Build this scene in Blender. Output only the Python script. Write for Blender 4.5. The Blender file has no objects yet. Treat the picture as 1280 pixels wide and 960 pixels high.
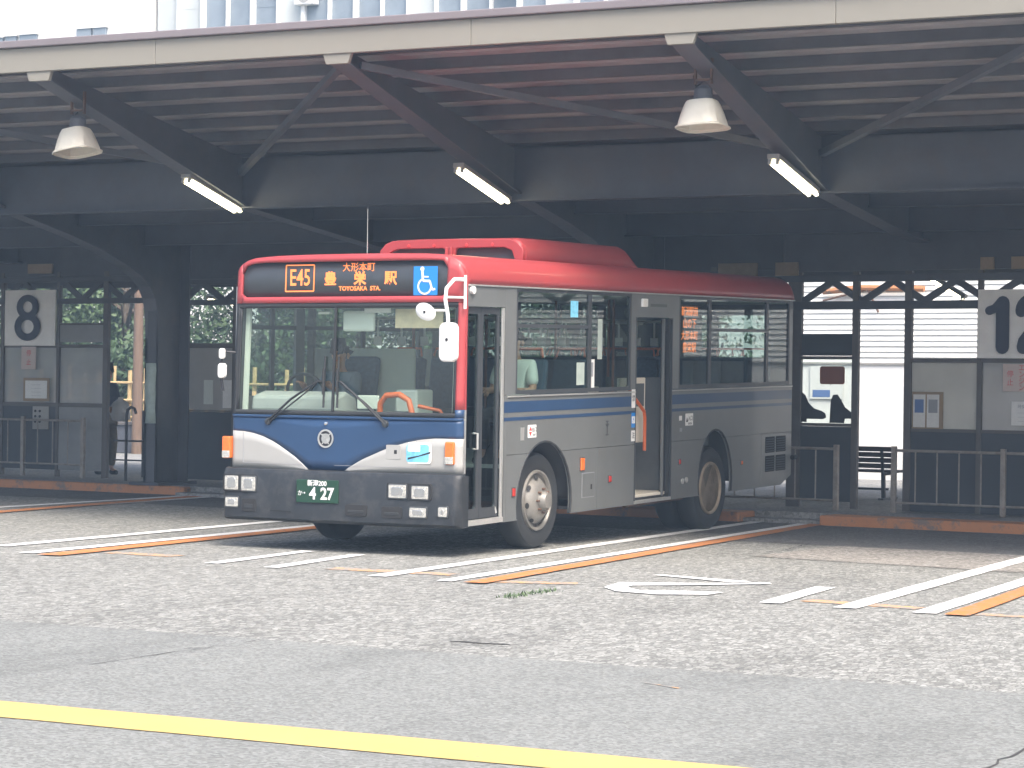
import bpy, bmesh, math, random
from math import sin, cos, pi, sqrt, radians
from mathutils import Vector, Matrix
random.seed(7)
scene = bpy.context.scene
COL = scene.collection

# ------------------------------------------------------------------ camera
cam_d = bpy.data.cameras.new('camera')
cam_d.sensor_width = 36.0
cam_d.lens = 36.0 * 2954.16 / 1280.0
cam_d.clip_end = 3000
cam = bpy.data.objects.new('camera', cam_d)
COL.objects.link(cam)
YAW, PIT, ROL = -0.463827, 0.0035354, 0.0142988
fw = Vector((sin(YAW)*cos(PIT), cos(YAW)*cos(PIT), sin(PIT)))
rt = Vector((cos(YAW), -sin(YAW), 0))
up = rt.cross(fw)
r2 = rt*cos(ROL) + up*sin(ROL)
u2 = -rt*sin(ROL) + up*cos(ROL)
M = Matrix((r2, u2, -fw)).transposed().to_4x4()
M.translation = Vector((0, 0, 1.4843))
cam.matrix_world = M
scene.camera = cam

# ------------------------------------------------------------------ light
SUN = Vector((0.46, -0.42, 0.92)).normalized()
world = bpy.data.worlds.new('World')
scene.world = world
world.use_nodes = True
wn = world.node_tree
sky = wn.nodes.new('ShaderNodeTexSky')
sky.sky_type = 'NISHITA'
sky.sun_disc = False
sky.sun_elevation = math.asin(SUN.z)
sky.sun_rotation = math.atan2(SUN.x, SUN.y)
sky.altitude = 0
sky.air_density = 1.0
sky.dust_density = 6.0
sky.ozone_density = 1.0
bg = wn.nodes['Background']
bg.inputs['Strength'].default_value = 0.15
wn.links.new(sky.outputs[0], bg.inputs['Color'])
sun_d = bpy.data.lights.new('sun', 'SUN')
sun_d.energy = 1.25
sun_d.angle = radians(22)
sun_d.color = (1.0, 0.965, 0.91)
sun = bpy.data.objects.new('sun', sun_d)
COL.objects.link(sun)
sun.rotation_euler = (-SUN).to_track_quat('-Z', 'Y').to_euler()
sun.location = (0, 0, 30)
vs = scene.view_settings
vs.view_transform = 'Standard'
vs.look = 'None'
vs.gamma = 1.0
vs.use_curve_mapping = False
vs.exposure = 1.46
scene.cycles.max_bounces = 7
scene.cycles.diffuse_bounces = 3
scene.cycles.glossy_bounces = 3
scene.cycles.transmission_bounces = 4
scene.cycles.transparent_max_bounces = 14
scene.cycles.caustics_reflective = False
scene.cycles.caustics_refractive = False

# ------------------------------------------------------------------ materials
MATS = {}
def mat(name, col, rough=0.6, metal=0.0, var=0.0, vscale=6.0, bump=0.0, bscale=60.0, coat=0.0, dirt=None, stretch=None, spec=0.5):
    """principled material; var = noise variation of the tone, dirt = (colour, amount, scale)"""
    if name in MATS: return MATS[name]
    m = bpy.data.materials.new(name); m.use_nodes = True
    nt = m.node_tree; N = nt.nodes; L = nt.links
    b = N['Principled BSDF']
    b.inputs['Roughness'].default_value = rough
    b.inputs['Metallic'].default_value = metal
    b.inputs['Coat Weight'].default_value = coat
    b.inputs['Specular IOR Level'].default_value = spec
    b.inputs['Base Color'].default_value = (*col, 1)
    if var or bump or dirt:
        tc = N.new('ShaderNodeTexCoord'); mp = N.new('ShaderNodeMapping')
        L.new(tc.outputs['Object'], mp.inputs[0])
        if stretch: mp.inputs['Scale'].default_value = stretch
    src = None
    if var:
        n = N.new('ShaderNodeTexNoise'); n.inputs['Scale'].default_value = vscale; n.inputs['Detail'].default_value = 6
        n.inputs['Roughness'].default_value = 0.65
        L.new(mp.outputs[0], n.inputs['Vector'])
        mx = N.new('ShaderNodeMix'); mx.data_type = 'RGBA'
        mr = N.new('ShaderNodeMapRange'); mr.inputs['From Min'].default_value = 0.3; mr.inputs['From Max'].default_value = 0.7
        L.new(n.outputs[0], mr.inputs[0]); L.new(mr.outputs[0], mx.inputs[0])
        mx.inputs[6].default_value = (*[c*(1-var) for c in col], 1)
        mx.inputs[7].default_value = (*[min(1, c*(1+var)) for c in col], 1)
        src = mx.outputs[2]
    if dirt:
        dc, da, ds = dirt
        n = N.new('ShaderNodeTexNoise'); n.inputs['Scale'].default_value = ds; n.inputs['Detail'].default_value = 8
        n.inputs['Roughness'].default_value = 0.7
        L.new(mp.outputs[0], n.inputs['Vector'])
        mr = N.new('ShaderNodeMapRange'); mr.inputs['From Min'].default_value = 0.5; mr.inputs['From Max'].default_value = 0.75
        mr.inputs['To Max'].default_value = da
        L.new(n.outputs[0], mr.inputs[0])
        mx = N.new('ShaderNodeMix'); mx.data_type = 'RGBA'
        L.new(mr.outputs[0], mx.inputs[0])
        if src: L.new(src, mx.inputs[6])
        else: mx.inputs[6].default_value = (*col, 1)
        mx.inputs[7].default_value = (*dc, 1)
        src = mx.outputs[2]
    if src: L.new(src, b.inputs['Base Color'])
    if bump:
        n = N.new('ShaderNodeTexNoise'); n.inputs['Scale'].default_value = bscale; n.inputs['Detail'].default_value = 4
        L.new(mp.outputs[0], n.inputs['Vector'])
        bp = N.new('ShaderNodeBump'); bp.inputs['Strength'].default_value = bump; bp.inputs['Distance'].default_value = 0.01
        L.new(n.outputs[0], bp.inputs['Height']); L.new(bp.outputs[0], b.inputs['Normal'])
    MATS[name] = m
    return m

def glass(name, tint, ior=1.45, rough=0.01, boost=1.0):
    """thin pane: clear tinted see-through plus a fresnel reflection"""
    m = bpy.data.materials.new(name); m.use_nodes = True
    nt = m.node_tree; N = nt.nodes; L = nt.links
    N.remove(N['Principled BSDF']); out = N['Material Output']
    tr = N.new('ShaderNodeBsdfTransparent'); tr.inputs[0].default_value = (*tint, 1)
    gl = N.new('ShaderNodeBsdfGlossy'); gl.inputs['Roughness'].default_value = rough
    lw = N.new('ShaderNodeLayerWeight'); lw.inputs['Blend'].default_value = 0.5
    pw = N.new('ShaderNodeMath'); pw.operation = 'POWER'; pw.inputs[1].default_value = 5.0
    r0 = ((ior-1)/(ior+1))**2
    mu = N.new('ShaderNodeMath'); mu.operation = 'MULTIPLY_ADD'; mu.inputs[1].default_value = 1-r0; mu.inputs[2].default_value = r0; mu.use_clamp = True
    L.new(lw.outputs['Facing'], pw.inputs[0])
    mx = N.new('ShaderNodeMixShader')
    L.new(pw.outputs[0], mu.inputs[0]); L.new(mu.outputs[0], mx.inputs[0])
    L.new(tr.outputs[0], mx.inputs[1]); L.new(gl.outputs[0], mx.inputs[2]); L.new(mx.outputs[0], out.inputs[0])
    MATS[name] = m
    return m

def emit(name, col, strength):
    m = bpy.data.materials.new(name); m.use_nodes = True
    b = m.node_tree.nodes['Principled BSDF']
    b.inputs['Base Color'].default_value = (*col, 1)
    b.inputs['Emission Color'].default_value = (*col, 1)
    b.inputs['Emission Strength'].default_value = strength
    MATS[name] = m
    return m

def ground_mat(name, c_dark, c_mid, c_light, scale, bump, patch=0.12, speck=0.5, stain=0.80, gap=0.0, depth=1.0):
    """aggregate asphalt: stones of mixed tone, broad stains, fine relief"""
    m = bpy.data.materials.new(name); m.use_nodes = True
    nt = m.node_tree; N = nt.nodes; L = nt.links
    b = N['Principled BSDF']; b.inputs['Roughness'].default_value = 0.85
    b.inputs['Specular IOR Level'].default_value = 0.25
    tc = N.new('ShaderNodeTexCoord')
    v = N.new('ShaderNodeTexVoronoi'); v.inputs['Scale'].default_value = scale; v.inputs['Randomness'].default_value = 1
    ma = N.new('ShaderNodeMapping'); ma.inputs['Scale'].default_value = (1.0, depth, 1.0); L.new(tc.outputs['Object'], ma.inputs[0])
    L.new(ma.outputs[0], v.inputs['Vector'])
    sep = N.new('ShaderNodeSeparateColor'); L.new(v.outputs['Color'], sep.inputs[0])
    n = N.new('ShaderNodeTexNoise'); n.inputs['Scale'].default_value = scale*0.9; n.inputs['Detail'].default_value = 5; n.inputs['Roughness'].default_value = 0.75
    L.new(ma.outputs[0], n.inputs['Vector'])
    ad = N.new('ShaderNodeMix'); ad.inputs[0].default_value = speck
    L.new(n.outputs[0], ad.inputs[2]); L.new(sep.outputs[0], ad.inputs[3])
    cr = N.new('ShaderNodeValToRGB')
    e = cr.color_ramp.elements
    e[0].position = 0.22; e[0].color = (*c_dark, 1)
    e[1].position = 0.80; e[1].color = (*c_light, 1)
    k = e.new(0.5); k.color = (*c_mid, 1)
    if gap:
        ve = N.new('ShaderNodeTexVoronoi'); ve.feature = 'DISTANCE_TO_EDGE'; ve.inputs['Scale'].default_value = scale; L.new(ma.outputs[0], ve.inputs['Vector'])
        me_ = N.new('ShaderNodeMapRange'); me_.inputs['From Min'].default_value = 0.0; me_.inputs['From Max'].default_value = 0.16; me_.inputs['To Min'].default_value = 1-gap; L.new(ve.outputs['Distance'], me_.inputs[0])
        mg = N.new('ShaderNodeMath'); mg.operation = 'MULTIPLY'; L.new(ad.outputs[0], mg.inputs[0]); L.new(me_.outputs[0], mg.inputs[1])
        L.new(mg.outputs[0], cr.inputs[0])
    else: L.new(ad.outputs[0], cr.inputs[0])
    n2 = N.new('ShaderNodeTexNoise'); n2.inputs['Scale'].default_value = 0.45; n2.inputs['Detail'].default_value = 7; n2.inputs['Roughness'].default_value = 0.6
    L.new(tc.outputs['Object'], n2.inputs['Vector'])
    mr = N.new('ShaderNodeMapRange'); mr.inputs['From Min'].default_value = 0.3; mr.inputs['From Max'].default_value = 0.7
    mr.inputs['To Min'].default_value = 1-patch; mr.inputs['To Max'].default_value = 1+patch
    L.new(n2.outputs[0], mr.inputs[0])
    mx = N.new('ShaderNodeMix'); mx.data_type = 'RGBA'; mx.blend_type = 'MULTIPLY'; mx.inputs[0].default_value = 1
    L.new(cr.outputs[0], mx.inputs[6]); L.new(mr.outputs[0], mx.inputs[7])
    mp = N.new('ShaderNodeMapping'); mp.inputs['Scale'].default_value = (0.55, 0.16, 1.0); mp.inputs['Rotation'].default_value = (0, 0, 0.05)
    L.new(tc.outputs['Object'], mp.inputs[0])
    n3 = N.new('ShaderNodeTexNoise'); n3.inputs['Scale'].default_value = 2.4; n3.inputs['Detail'].default_value = 6; n3.inputs['Roughness'].default_value = 0.62; n3.inputs['Distortion'].default_value = 0.6
    L.new(mp.outputs[0], n3.inputs['Vector'])
    mr3 = N.new('ShaderNodeMapRange'); mr3.inputs['From Min'].default_value = 0.50; mr3.inputs['From Max'].default_value = 0.72; mr3.inputs['To Min'].default_value = 1.0; mr3.inputs['To Max'].default_value = stain
    L.new(n3.outputs[0], mr3.inputs[0])
    n4 = N.new('ShaderNodeTexVoronoi'); n4.inputs['Scale'].default_value = 1.1; L.new(tc.outputs['Object'], n4.inputs['Vector'])
    mr4 = N.new('ShaderNodeMapRange'); mr4.inputs['From Min'].default_value = 0.03; mr4.inputs['From Max'].default_value = 0.10; mr4.inputs['To Min'].default_value = 0.72; mr4.inputs['To Max'].default_value = 1.0
    L.new(n4.outputs['Distance'], mr4.inputs[0])
    m5 = N.new('ShaderNodeMath'); m5.operation = 'MULTIPLY'; L.new(mr3.outputs[0], m5.inputs[0]); L.new(mr4.outputs[0], m5.inputs[1])
    mx2 = N.new('ShaderNodeMix'); mx2.data_type = 'RGBA'; mx2.blend_type = 'MULTIPLY'; mx2.inputs[0].default_value = 1
    L.new(mx.outputs[2], mx2.inputs[6]); L.new(m5.outputs[0], mx2.inputs[7])
    L.new(mx2.outputs[2], b.inputs['Base Color'])
    bp = N.new('ShaderNodeBump'); bp.inputs['Strength'].default_value = bump; bp.inputs['Distance'].default_value = 0.012
    L.new(ad.outputs[0], bp.inputs['Height']); L.new(bp.outputs[0], b.inputs['Normal'])
    MATS[name] = m
    return m

def paint_mat(name, col, under, wear=0.45, scale=9.0):
    """road paint worn through to the stones under it"""
    m = bpy.data.materials.new(name); m.use_nodes = True
    nt = m.node_tree; N = nt.nodes; L = nt.links
    b = N['Principled BSDF']; b.inputs['Roughness'].default_value = 0.7
    tc = N.new('ShaderNodeTexCoord')
    n = N.new('ShaderNodeTexNoise'); n.inputs['Scale'].default_value = scale; n.inputs['Detail'].default_value = 9; n.inputs['Roughness'].default_value = 0.8
    L.new(tc.outputs['Object'], n.inputs['Vector'])
    mr = N.new('ShaderNodeMapRange'); mr.inputs['From Min'].default_value = wear+0.16; mr.inputs['From Max'].default_value = wear+0.24
    L.new(n.outputs[0], mr.inputs[0])
    n2 = N.new('ShaderNodeTexNoise'); n2.inputs['Scale'].default_value = 2.2; n2.inputs['Detail'].default_value = 5
    L.new(tc.outputs['Object'], n2.inputs['Vector'])
    m0 = N.new('ShaderNodeMix'); m0.data_type = 'RGBA'
    L.new(n2.outputs[0], m0.inputs[0])
    m0.inputs[6].default_value = (*[c*0.82 for c in col], 1); m0.inputs[7].default_value = (*[min(1, c*1.1) for c in col], 1)
    mx = N.new('ShaderNodeMix'); mx.data_type = 'RGBA'
    L.new(mr.outputs[0], mx.inputs[0]); L.new(m0.outputs[2], mx.inputs[6]); mx.inputs[7].default_value = (*under, 1)
    L.new(mx.outputs[2], b.inputs['Base Color'])
    MATS[name] = m
    return m

ground_mat('bay_asphalt', (0.135, 0.137, 0.126), (0.262, 0.263, 0.243), (0.40, 0.40, 0.372), 33.0, 0.5, 0.06, 0.42, 0.82, 0.5, 0.48)
ground_mat('lane_asphalt', (0.128, 0.132, 0.123), (0.191, 0.197, 0.1855), (0.267, 0.275, 0.259), 60.0, 0.4, 0.07, 0.45)
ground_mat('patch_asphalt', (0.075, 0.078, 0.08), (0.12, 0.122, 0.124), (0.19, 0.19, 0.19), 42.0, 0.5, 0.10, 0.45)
ground_mat('pale_patch_asphalt', (0.13, 0.12, 0.11), (0.27, 0.255, 0.23), (0.42, 0.40, 0.37), 34.0, 0.7, 0.06, 0.5)
ground_mat('platform_concrete', (0.14, 0.14, 0.14), (0.24, 0.24, 0.235), (0.33, 0.33, 0.32), 30.0, 0.3, 0.12, 0.4)
paint_mat('white_paint', (0.80, 0.80, 0.78), (0.26, 0.25, 0.23), 0.42, 14.0)
paint_mat('orange_paint', (0.54, 0.20, 0.055), (0.24, 0.21, 0.18), 0.36, 14.0)
paint_mat('faded_orange_paint', (0.62, 0.33, 0.13), (0.27, 0.25, 0.225), 0.28)
paint_mat('yellow_paint', (0.50, 0.365, 0.125), (0.24, 0.21, 0.13), 0.42, 16.0)
paint_mat('kerb_paint', (0.46, 0.20, 0.085), (0.20, 0.15, 0.12), 0.36, 3.5)

mat('bus_grey', (0.158, 0.167, 0.166), 0.38, 0.15, 0.05, 3.0, coat=0.15, dirt=((0.11, 0.108, 0.10), 0.35, 2.2), stretch=(1, 1, 0.5))
mat('bus_red', (0.38, 0.052, 0.056), 0.42, 0, 0.06, 3.0, coat=0.15, dirt=((0.35, 0.06, 0.06), 0.35, 2.5))
mat('bus_blue', (0.018, 0.052, 0.125), 0.4, 0, 0.06, 3.0, coat=0.15)
mat('bus_white', (0.36, 0.36, 0.345), 0.45, 0, 0.04, 4.0, dirt=((0.27, 0.26, 0.24), 0.35, 4.0))
mat('bumper_grey', (0.019, 0.022, 0.026), 0.5, 0, 0.15, 4.0, dirt=((0.11, 0.105, 0.10), 0.4, 5.0))
mat('rubber', (0.024, 0.026, 0.028), 0.65, 0, 0.1, 8.0)
mat('dark_frame', (0.045, 0.05, 0.055), 0.4)
mat('underbody', (0.02, 0.02, 0.021), 0.85)
mat('aluminium', (0.62, 0.62, 0.60), 0.4, 0.7, 0.06, 8.0)
mat('rim_metal', (0.25, 0.24, 0.22), 0.5, 0.35, 0.12, 7.0, dirt=((0.2, 0.16, 0.12), 0.6, 9.0))
mat('rear_rim_metal', (0.33, 0.27, 0.20), 0.55, 0.3, 0.15, 7.0, dirt=((0.14, 0.10, 0.07), 0.6, 9.0))
mat('white_plastic', (0.78, 0.78, 0.76), 0.45, 0, 0.03)
mat('chrome', (0.8, 0.8, 0.8), 0.15, 1.0)
mat('lamp_lens', (0.66, 0.65, 0.60), 0.2, 0.5, 0.4, 60.0, coat=0.6)
mat('amber_lens', (0.75, 0.17, 0.03), 0.25, 0, 0.15, 40.0, coat=0.5)
mat('red_lens', (0.45, 0.04, 0.03), 0.25, coat=0.5)
mat('plate_green', (0.010, 0.050, 0.027), 0.45)
mat('sticker_blue', (0.02, 0.22, 0.62), 0.45)
mat('sticker_white', (0.80, 0.80, 0.78), 0.5)
mat('sticker_sky', (0.18, 0.52, 0.72), 0.5, 0, 0.3, 25.0)
mat('sticker_yellow', (0.75, 0.62, 0.08), 0.5)
mat('ink_black', (0.02, 0.02, 0.025), 0.5)
mat('ink_red', (0.60, 0.06, 0.06), 0.5)
mat('ink_blue', (0.12, 0.20, 0.42), 0.5)
mat('ink_grey', (0.30, 0.31, 0.33), 0.6)
mat('sign_face', (0.86, 0.84, 0.81), 0.5, 0, 0.05, 4.0, dirt=((0.62, 0.59, 0.55), 0.4, 3.0))
mat('navy_letter', (0.018, 0.022, 0.045), 0.5)
mat('led_board', (0.045, 0.05, 0.056), 0.3)
mat('interior_grey', (0.34, 0.36, 0.345), 0.7, 0, 0.06, 4.0)
mat('interior_pale', (0.62, 0.66, 0.60), 0.7, 0, 0.05, 4.0)
mat('interior_beige', (0.68, 0.63, 0.53), 0.65, 0, 0.06, 4.0)
mat('interior_dark', (0.10, 0.11, 0.115), 0.7, 0, 0.1, 5.0)
mat('seat_fabric', (0.05, 0.09, 0.14), 0.9, 0, 0.25, 30.0)
mat('handrail_orange', (0.62, 0.13, 0.035), 0.4)
mat('pole_brown', (0.25, 0.09, 0.05), 0.45)
mat('notice_paper', (0.66, 0.55, 0.36), 0.7, 0, 0.12, 14.0)
mat('paper_white', (0.74, 0.74, 0.72), 0.7, 0, 0.05, 10.0)
mat('pink_paper', (0.60, 0.50, 0.46), 0.7, 0, 0.05, 10.0)
mat('cork_brown', (0.30, 0.22, 0.14), 0.7, 0, 0.1, 14.0)
mat('fascia_beige', (0.25, 0.235, 0.20), 0.6, 0, 0.04, 1.5, dirt=((0.26, 0.235, 0.20), 0.35, 1.8), stretch=(0.4, 1, 1))
mat('cap_mauve', (0.20, 0.175, 0.185), 0.55, 0, 0.05, 2.0)
mat('purlin_dark', (0.105, 0.105, 0.12), 0.7, 0, 0.2, 2.0, dirt=((0.12, 0.085, 0.075), 0.5, 2.2))
mat('deck_steel', (0.30, 0.285, 0.295), 0.6, 0.0, 0.22, 0.9, dirt=((0.17, 0.125, 0.12), 0.7, 1.3), stretch=(0.35, 1, 1))
mat('girder_dark', (0.075, 0.083, 0.105), 0.6, 0, 0.15, 2.0, dirt=((0.10, 0.08, 0.07), 0.4, 2.6))
mat('beam_brown', (0.115, 0.12, 0.14), 0.55, 0, 0.12, 2.0, dirt=((0.20, 0.15, 0.13), 0.35, 2.6))
mat('beam_dark', (0.075, 0.08, 0.095), 0.6, 0, 0.15, 2.0)
mat('lamp_cream', (0.70, 0.66, 0.56), 0.4, 0, 0.05, 5.0, dirt=((0.45, 0.40, 0.30), 0.4, 6.0))
mat('fixture_steel', (0.35, 0.34, 0.32), 0.5, 0.2)
mat('rust_steel', (0.14, 0.085, 0.06), 0.8, 0, 0.3, 9.0)
mat('screen_frame', (0.11, 0.10, 0.096), 0.6, 0, 0.12, 5.0)
mat('screen_panel', (0.045, 0.052, 0.062), 0.55, 0, 0.12, 2.0)
mat('grey_panel', (0.26, 0.265, 0.265), 0.6, 0, 0.12, 3.0, dirt=((0.12, 0.115, 0.11), 0.5, 3.0))
mat('pale_board', (0.38, 0.37, 0.35), 0.65, 0, 0.05, 3.0, dirt=((0.25, 0.24, 0.22), 0.5, 3.0))
mat('rail_steel', (0.30, 0.27, 0.24), 0.55, 0.25, 0.2, 9.0, dirt=((0.16, 0.10, 0.06), 0.6, 12.0))
mat('bench_wood', (0.075, 0.05, 0.042), 0.6, 0, 0.25, 6.0, stretch=(0.3, 3, 3))
mat('bench_iron', (0.05, 0.05, 0.052), 0.6)
mat('wall_white', (0.80, 0.80, 0.78), 0.7, 0, 0.03, 1.0, dirt=((0.60, 0.60, 0.57), 0.35, 0.9))
mat('siding_white', (0.80, 0.80, 0.77), 0.6, 0, 0.03, 1.0)
mat('window_grey', (0.22, 0.26, 0.30), 0.12, 0, 0.25, 0.5)
mat('window_blind', (0.50, 0.53, 0.52), 0.3, 0, 0.04, 2.0)
mat('bamboo', (0.55, 0.40, 0.20), 0.6, 0, 0.2, 9.0)
mat('pole_timber', (0.15, 0.10, 0.07), 0.75, 0, 0.2, 5.0, stretch=(4, 4, 0.4))
mat('leaf_light', (0.085, 0.14, 0.055), 0.6, 0, 0.4, 1.3)
mat('leaf_dark', (0.05, 0.09, 0.038), 0.6, 0, 0.4, 1.3)
mat('bark', (0.09, 0.07, 0.05), 0.9, 0, 0.3, 8.0)
mat('skin', (0.50, 0.28, 0.19), 0.55)
mat('hair', (0.015, 0.013, 0.012), 0.6)
mat('uniform_blue', (0.16, 0.20, 0.24), 0.85)
mat('shirt_white', (0.70, 0.74, 0.70), 0.85, 0, 0.05, 9.0)
mat('jacket_navy', (0.03, 0.04, 0.07), 0.85, 0, 0.15, 9.0)
mat('trousers_khaki', (0.16, 0.125, 0.08), 0.85, 0, 0.15, 9.0)
mat('trousers_dark', (0.03, 0.032, 0.04), 0.85)
mat('bag_white', (0.82, 0.82, 0.82), 0.5, 0, 0.03, 9.0)
mat('banner_green', (0.40, 0.47, 0.43), 0.8, 0, 0.10, 9.0, dirt=((0.26, 0.31, 0.29), 0.5, 8.0))
mat('hedge_green', (0.04, 0.075, 0.025), 0.8, 0, 0.4, 9.0, bump=0.8, bscale=30.0)
mat('crack_dark', (0.05, 0.048, 0.045), 0.95)
glass('windscreen_glass', (0.88, 0.96, 0.91), 2.0, 0.02)
glass('side_glass', (0.72, 0.79, 0.77), 1.38, 0.01)
glass('far_side_glass', (0.74, 0.80, 0.78), 1.3, 0.01)
glass('clear_glass', (0.88, 0.92, 0.90), 1.45, 0.01)
glass('hazy_glass', (0.55, 0.57, 0.57), 1.5, 0.12)
emit('tube_light', (1.0, 0.90, 0.62), 6.0)
emit('led_orange', (1.0, 0.27, 0.07), 0.24)
emit('led_orange_dim', (0.9, 0.22, 0.05), 0.9)

# ------------------------------------------------------------------ helpers
def link(o, parent=None):
    COL.objects.link(o)
    if parent: o.parent = parent
    return o
def finish(me, smooth):
    if smooth:
        for p in me.polygons: p.use_smooth = True
        me.set_sharp_from_angle(angle=radians(smooth))
def mesh_obj(name, verts, faces, m, parent=None, smooth=0, bev=0, solid=0, seg=2):
    me = bpy.data.meshes.new(name)
    me.from_pydata([tuple(v) for v in verts], [], faces)
    bm = bmesh.new(); bm.from_mesh(me); bmesh.ops.recalc_face_normals(bm, faces=bm.faces) if not solid else None
    bm.to_mesh(me); bm.free()
    me.materials.append(MATS[m] if isinstance(m, str) else m)
    finish(me, smooth)
    o = link(bpy.data.objects.new(name, me), parent)
    if solid:
        md = o.modifiers.new('solid', 'SOLIDIFY'); md.thickness = solid; md.offset = -1
    if bev:
        md = o.modifiers.new('bevel', 'BEVEL'); md.width = bev; md.segments = seg; md.limit_method = 'ANGLE'; md.angle_limit = radians(40)
    return o
class MB:
    def __init__(s): s.v = []; s.f = []
    def add(s, vs, fs):
        k = len(s.v); s.v += [Vector(v) for v in vs]; s.f += [tuple(i+k for i in f) for f in fs]; return s
    def box(s, a, b):
        (x0, y0, z0), (x1, y1, z1) = a, b
        return s.add([(x0,y0,z0),(x1,y0,z0),(x1,y1,z0),(x0,y1,z0),(x0,y0,z1),(x1,y0,z1),(x1,y1,z1),(x0,y1,z1)],
                     [(0,3,2,1),(4,5,6,7),(0,1,5,4),(1,2,6,5),(2,3,7,6),(3,0,4,7)])
    def bar(s, p, q, w, h, upv=(0, 0, 1)):
        """box beam from p to q, w wide, h high"""
        p, q = Vector(p), Vector(q); d = (q-p).normalized(); u = Vector(upv)
        x = d.cross(u)
        if x.length < 1e-4: x = d.cross(Vector((0, 1, 0)))
        x.normalize(); y = x.cross(d)
        vs = []
        for c in (p, q):
            for sx, sy in ((-1,-1),(1,-1),(1,1),(-1,1)): vs.append(c + x*sx*w/2 + y*sy*h/2)
        return s.add(vs, [(0,1,2,3),(7,6,5,4),(0,4,5,1),(1,5,6,2),(2,6,7,3),(3,7,4,0)])
    def tube(s, path, r, n=8, cap=True):
        P = [Vector(p) for p in path]; rs = r if isinstance(r, (list, tuple)) else [r]*len(P)
        k = len(s.v); px = None
        for i, p in enumerate(P):
            d = (P[min(i+1, len(P)-1)] - P[max(i-1, 0)]).normalized()
            if px is None:
                a = Vector((0, 0, 1)) if abs(d.z) < 0.9 else Vector((1, 0, 0))
                x = d.cross(a).normalized()
            else: x = (px - d*px.dot(d)).normalized()
            px = x; y = d.cross(x)
            for j in range(n):
                t = 2*pi*j/n; s.v.append(p + (x*cos(t) + y*sin(t))*rs[i])
        for i in range(len(P)-1):
            for j in range(n):
                a, b = k+i*n+j, k+i*n+(j+1) % n
                s.f.append((a, b, b+n, a+n))
        if cap:
            s.f.append(tuple(k+j for j in range(n))[::-1]); s.f.append(tuple(k+(len(P)-1)*n+j for j in range(n)))
        return s
    def lathe(s, prof, c, axis='x', n=28):
        """profile of (axial, radius) turned about an axis through c"""
        k = len(s.v); c = Vector(c)
        for a, r in prof:
            for j in range(n):
                t = 2*pi*j/n
                o = {'x': (a, r*cos(t), r*sin(t)), 'y': (r*cos(t), a, r*sin(t)), 'z': (r*cos(t), r*sin(t), a)}[axis]
                s.v.append(c + Vector(o))
        for i in range(len(prof)-1):
            for j in range(n):
                a, b = k+i*n+j, k+i*n+(j+1) % n
                s.f.append((a, b, b+n, a+n))
        if prof[0][1] > 1e-4: s.f.append(tuple(k+j for j in range(n))[::-1])
        if prof[-1][1] > 1e-4: s.f.append(tuple(k+(len(prof)-1)*n+j for j in range(n)))
        return s
    def prism(s, poly, fn, t):
        """2D polygon placed by fn(a, b, depth), depth 0..t"""
        n = len(poly); k = len(s.v)
        for d in (0, t):
            for a, b in poly: s.v.append(Vector(fn(a, b, d)))
        s.f.append(tuple(range(k, k+n))); s.f.append(tuple(range(k+2*n-1, k+n-1, -1)))
        for i in range(n):
            j = (i+1) % n; s.f.append((k+i, k+n+i, k+n+j, k+j))
        return s
    def build(s, name, m, parent=None, smooth=0, bev=0, solid=0):
        return mesh_obj(name, s.v, s.f, m, parent, smooth, bev, solid)
def tag(o, label, cat, group=None):
    o['label'] = label; o['category'] = cat
    if group: o['group'] = group
    return o
def thing(name, label, cat, loc=(0, 0, 0), rz=0, group=None):
    o = bpy.data.objects.new(name, None); o.empty_display_size = 0.2
    link(o); o.location = loc; o.rotation_euler = (0, 0, rz)
    return tag(o, label, cat, group)
def struct(o): o['kind'] = 'structure'; return o
def stuff(o): o['kind'] = 'stuff'; return o
def rbox(name, a, b, m, parent=None, bev=0.004, smooth=0): return MB().box(a, b).build(name, m, parent, smooth, bev)
def rr(x0, x1, y0, y1, r, n=4):
    """rounded rectangle outline"""
    out = []
    for cx, cy, t0 in ((x1-r, y1-r, 0), (x0+r, y1-r, 90), (x0+r, y0+r, 180), (x1-r, y0+r, 270)):
        for i in range(n+1):
            t = radians(t0 + 90*i/n); out.append((cx + r*cos(t), cy + r*sin(t)))
    return out
_dummy = None
def loops_mesh(loops, ext=0.0, bevel=0.0):
    """flat filled shape from outline loops (inner loops are holes), via a 2D curve"""
    cu = bpy.data.curves.new('outline', 'CURVE'); cu.dimensions = '2D'; cu.fill_mode = 'BOTH'
    cu.extrude = ext; cu.bevel_depth = bevel; cu.bevel_resolution = 1
    for lp in loops:
        sp = cu.splines.new('POLY'); sp.points.add(len(lp)-1); sp.use_cyclic_u = True
        for p, (a, b) in zip(sp.points, lp): p.co = (a, b, 0, 1)
    o = bpy.data.objects.new('outline', cu); COL.objects.link(o)
    dg = bpy.context.evaluated_depsgraph_get()
    me = bpy.data.meshes.new_from_object(o.evaluated_get(dg))
    bpy.data.objects.remove(o); bpy.data.curves.remove(cu)
    return me
def plate(name, loops, mtx, m, parent=None, t=0.02, bevel=0.0):
    """plate in the xy plane of mtx, its front face at z = 0, t thick behind"""
    me = loops_mesh(loops, max(t/2-bevel, 0.0005), bevel)
    me.transform(mtx @ Matrix.Translation((0, 0, -t/2)))
    me.materials.clear(); me.materials.append(MATS[m]); me.name = name
    return link(bpy.data.objects.new(name, me), parent)
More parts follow.
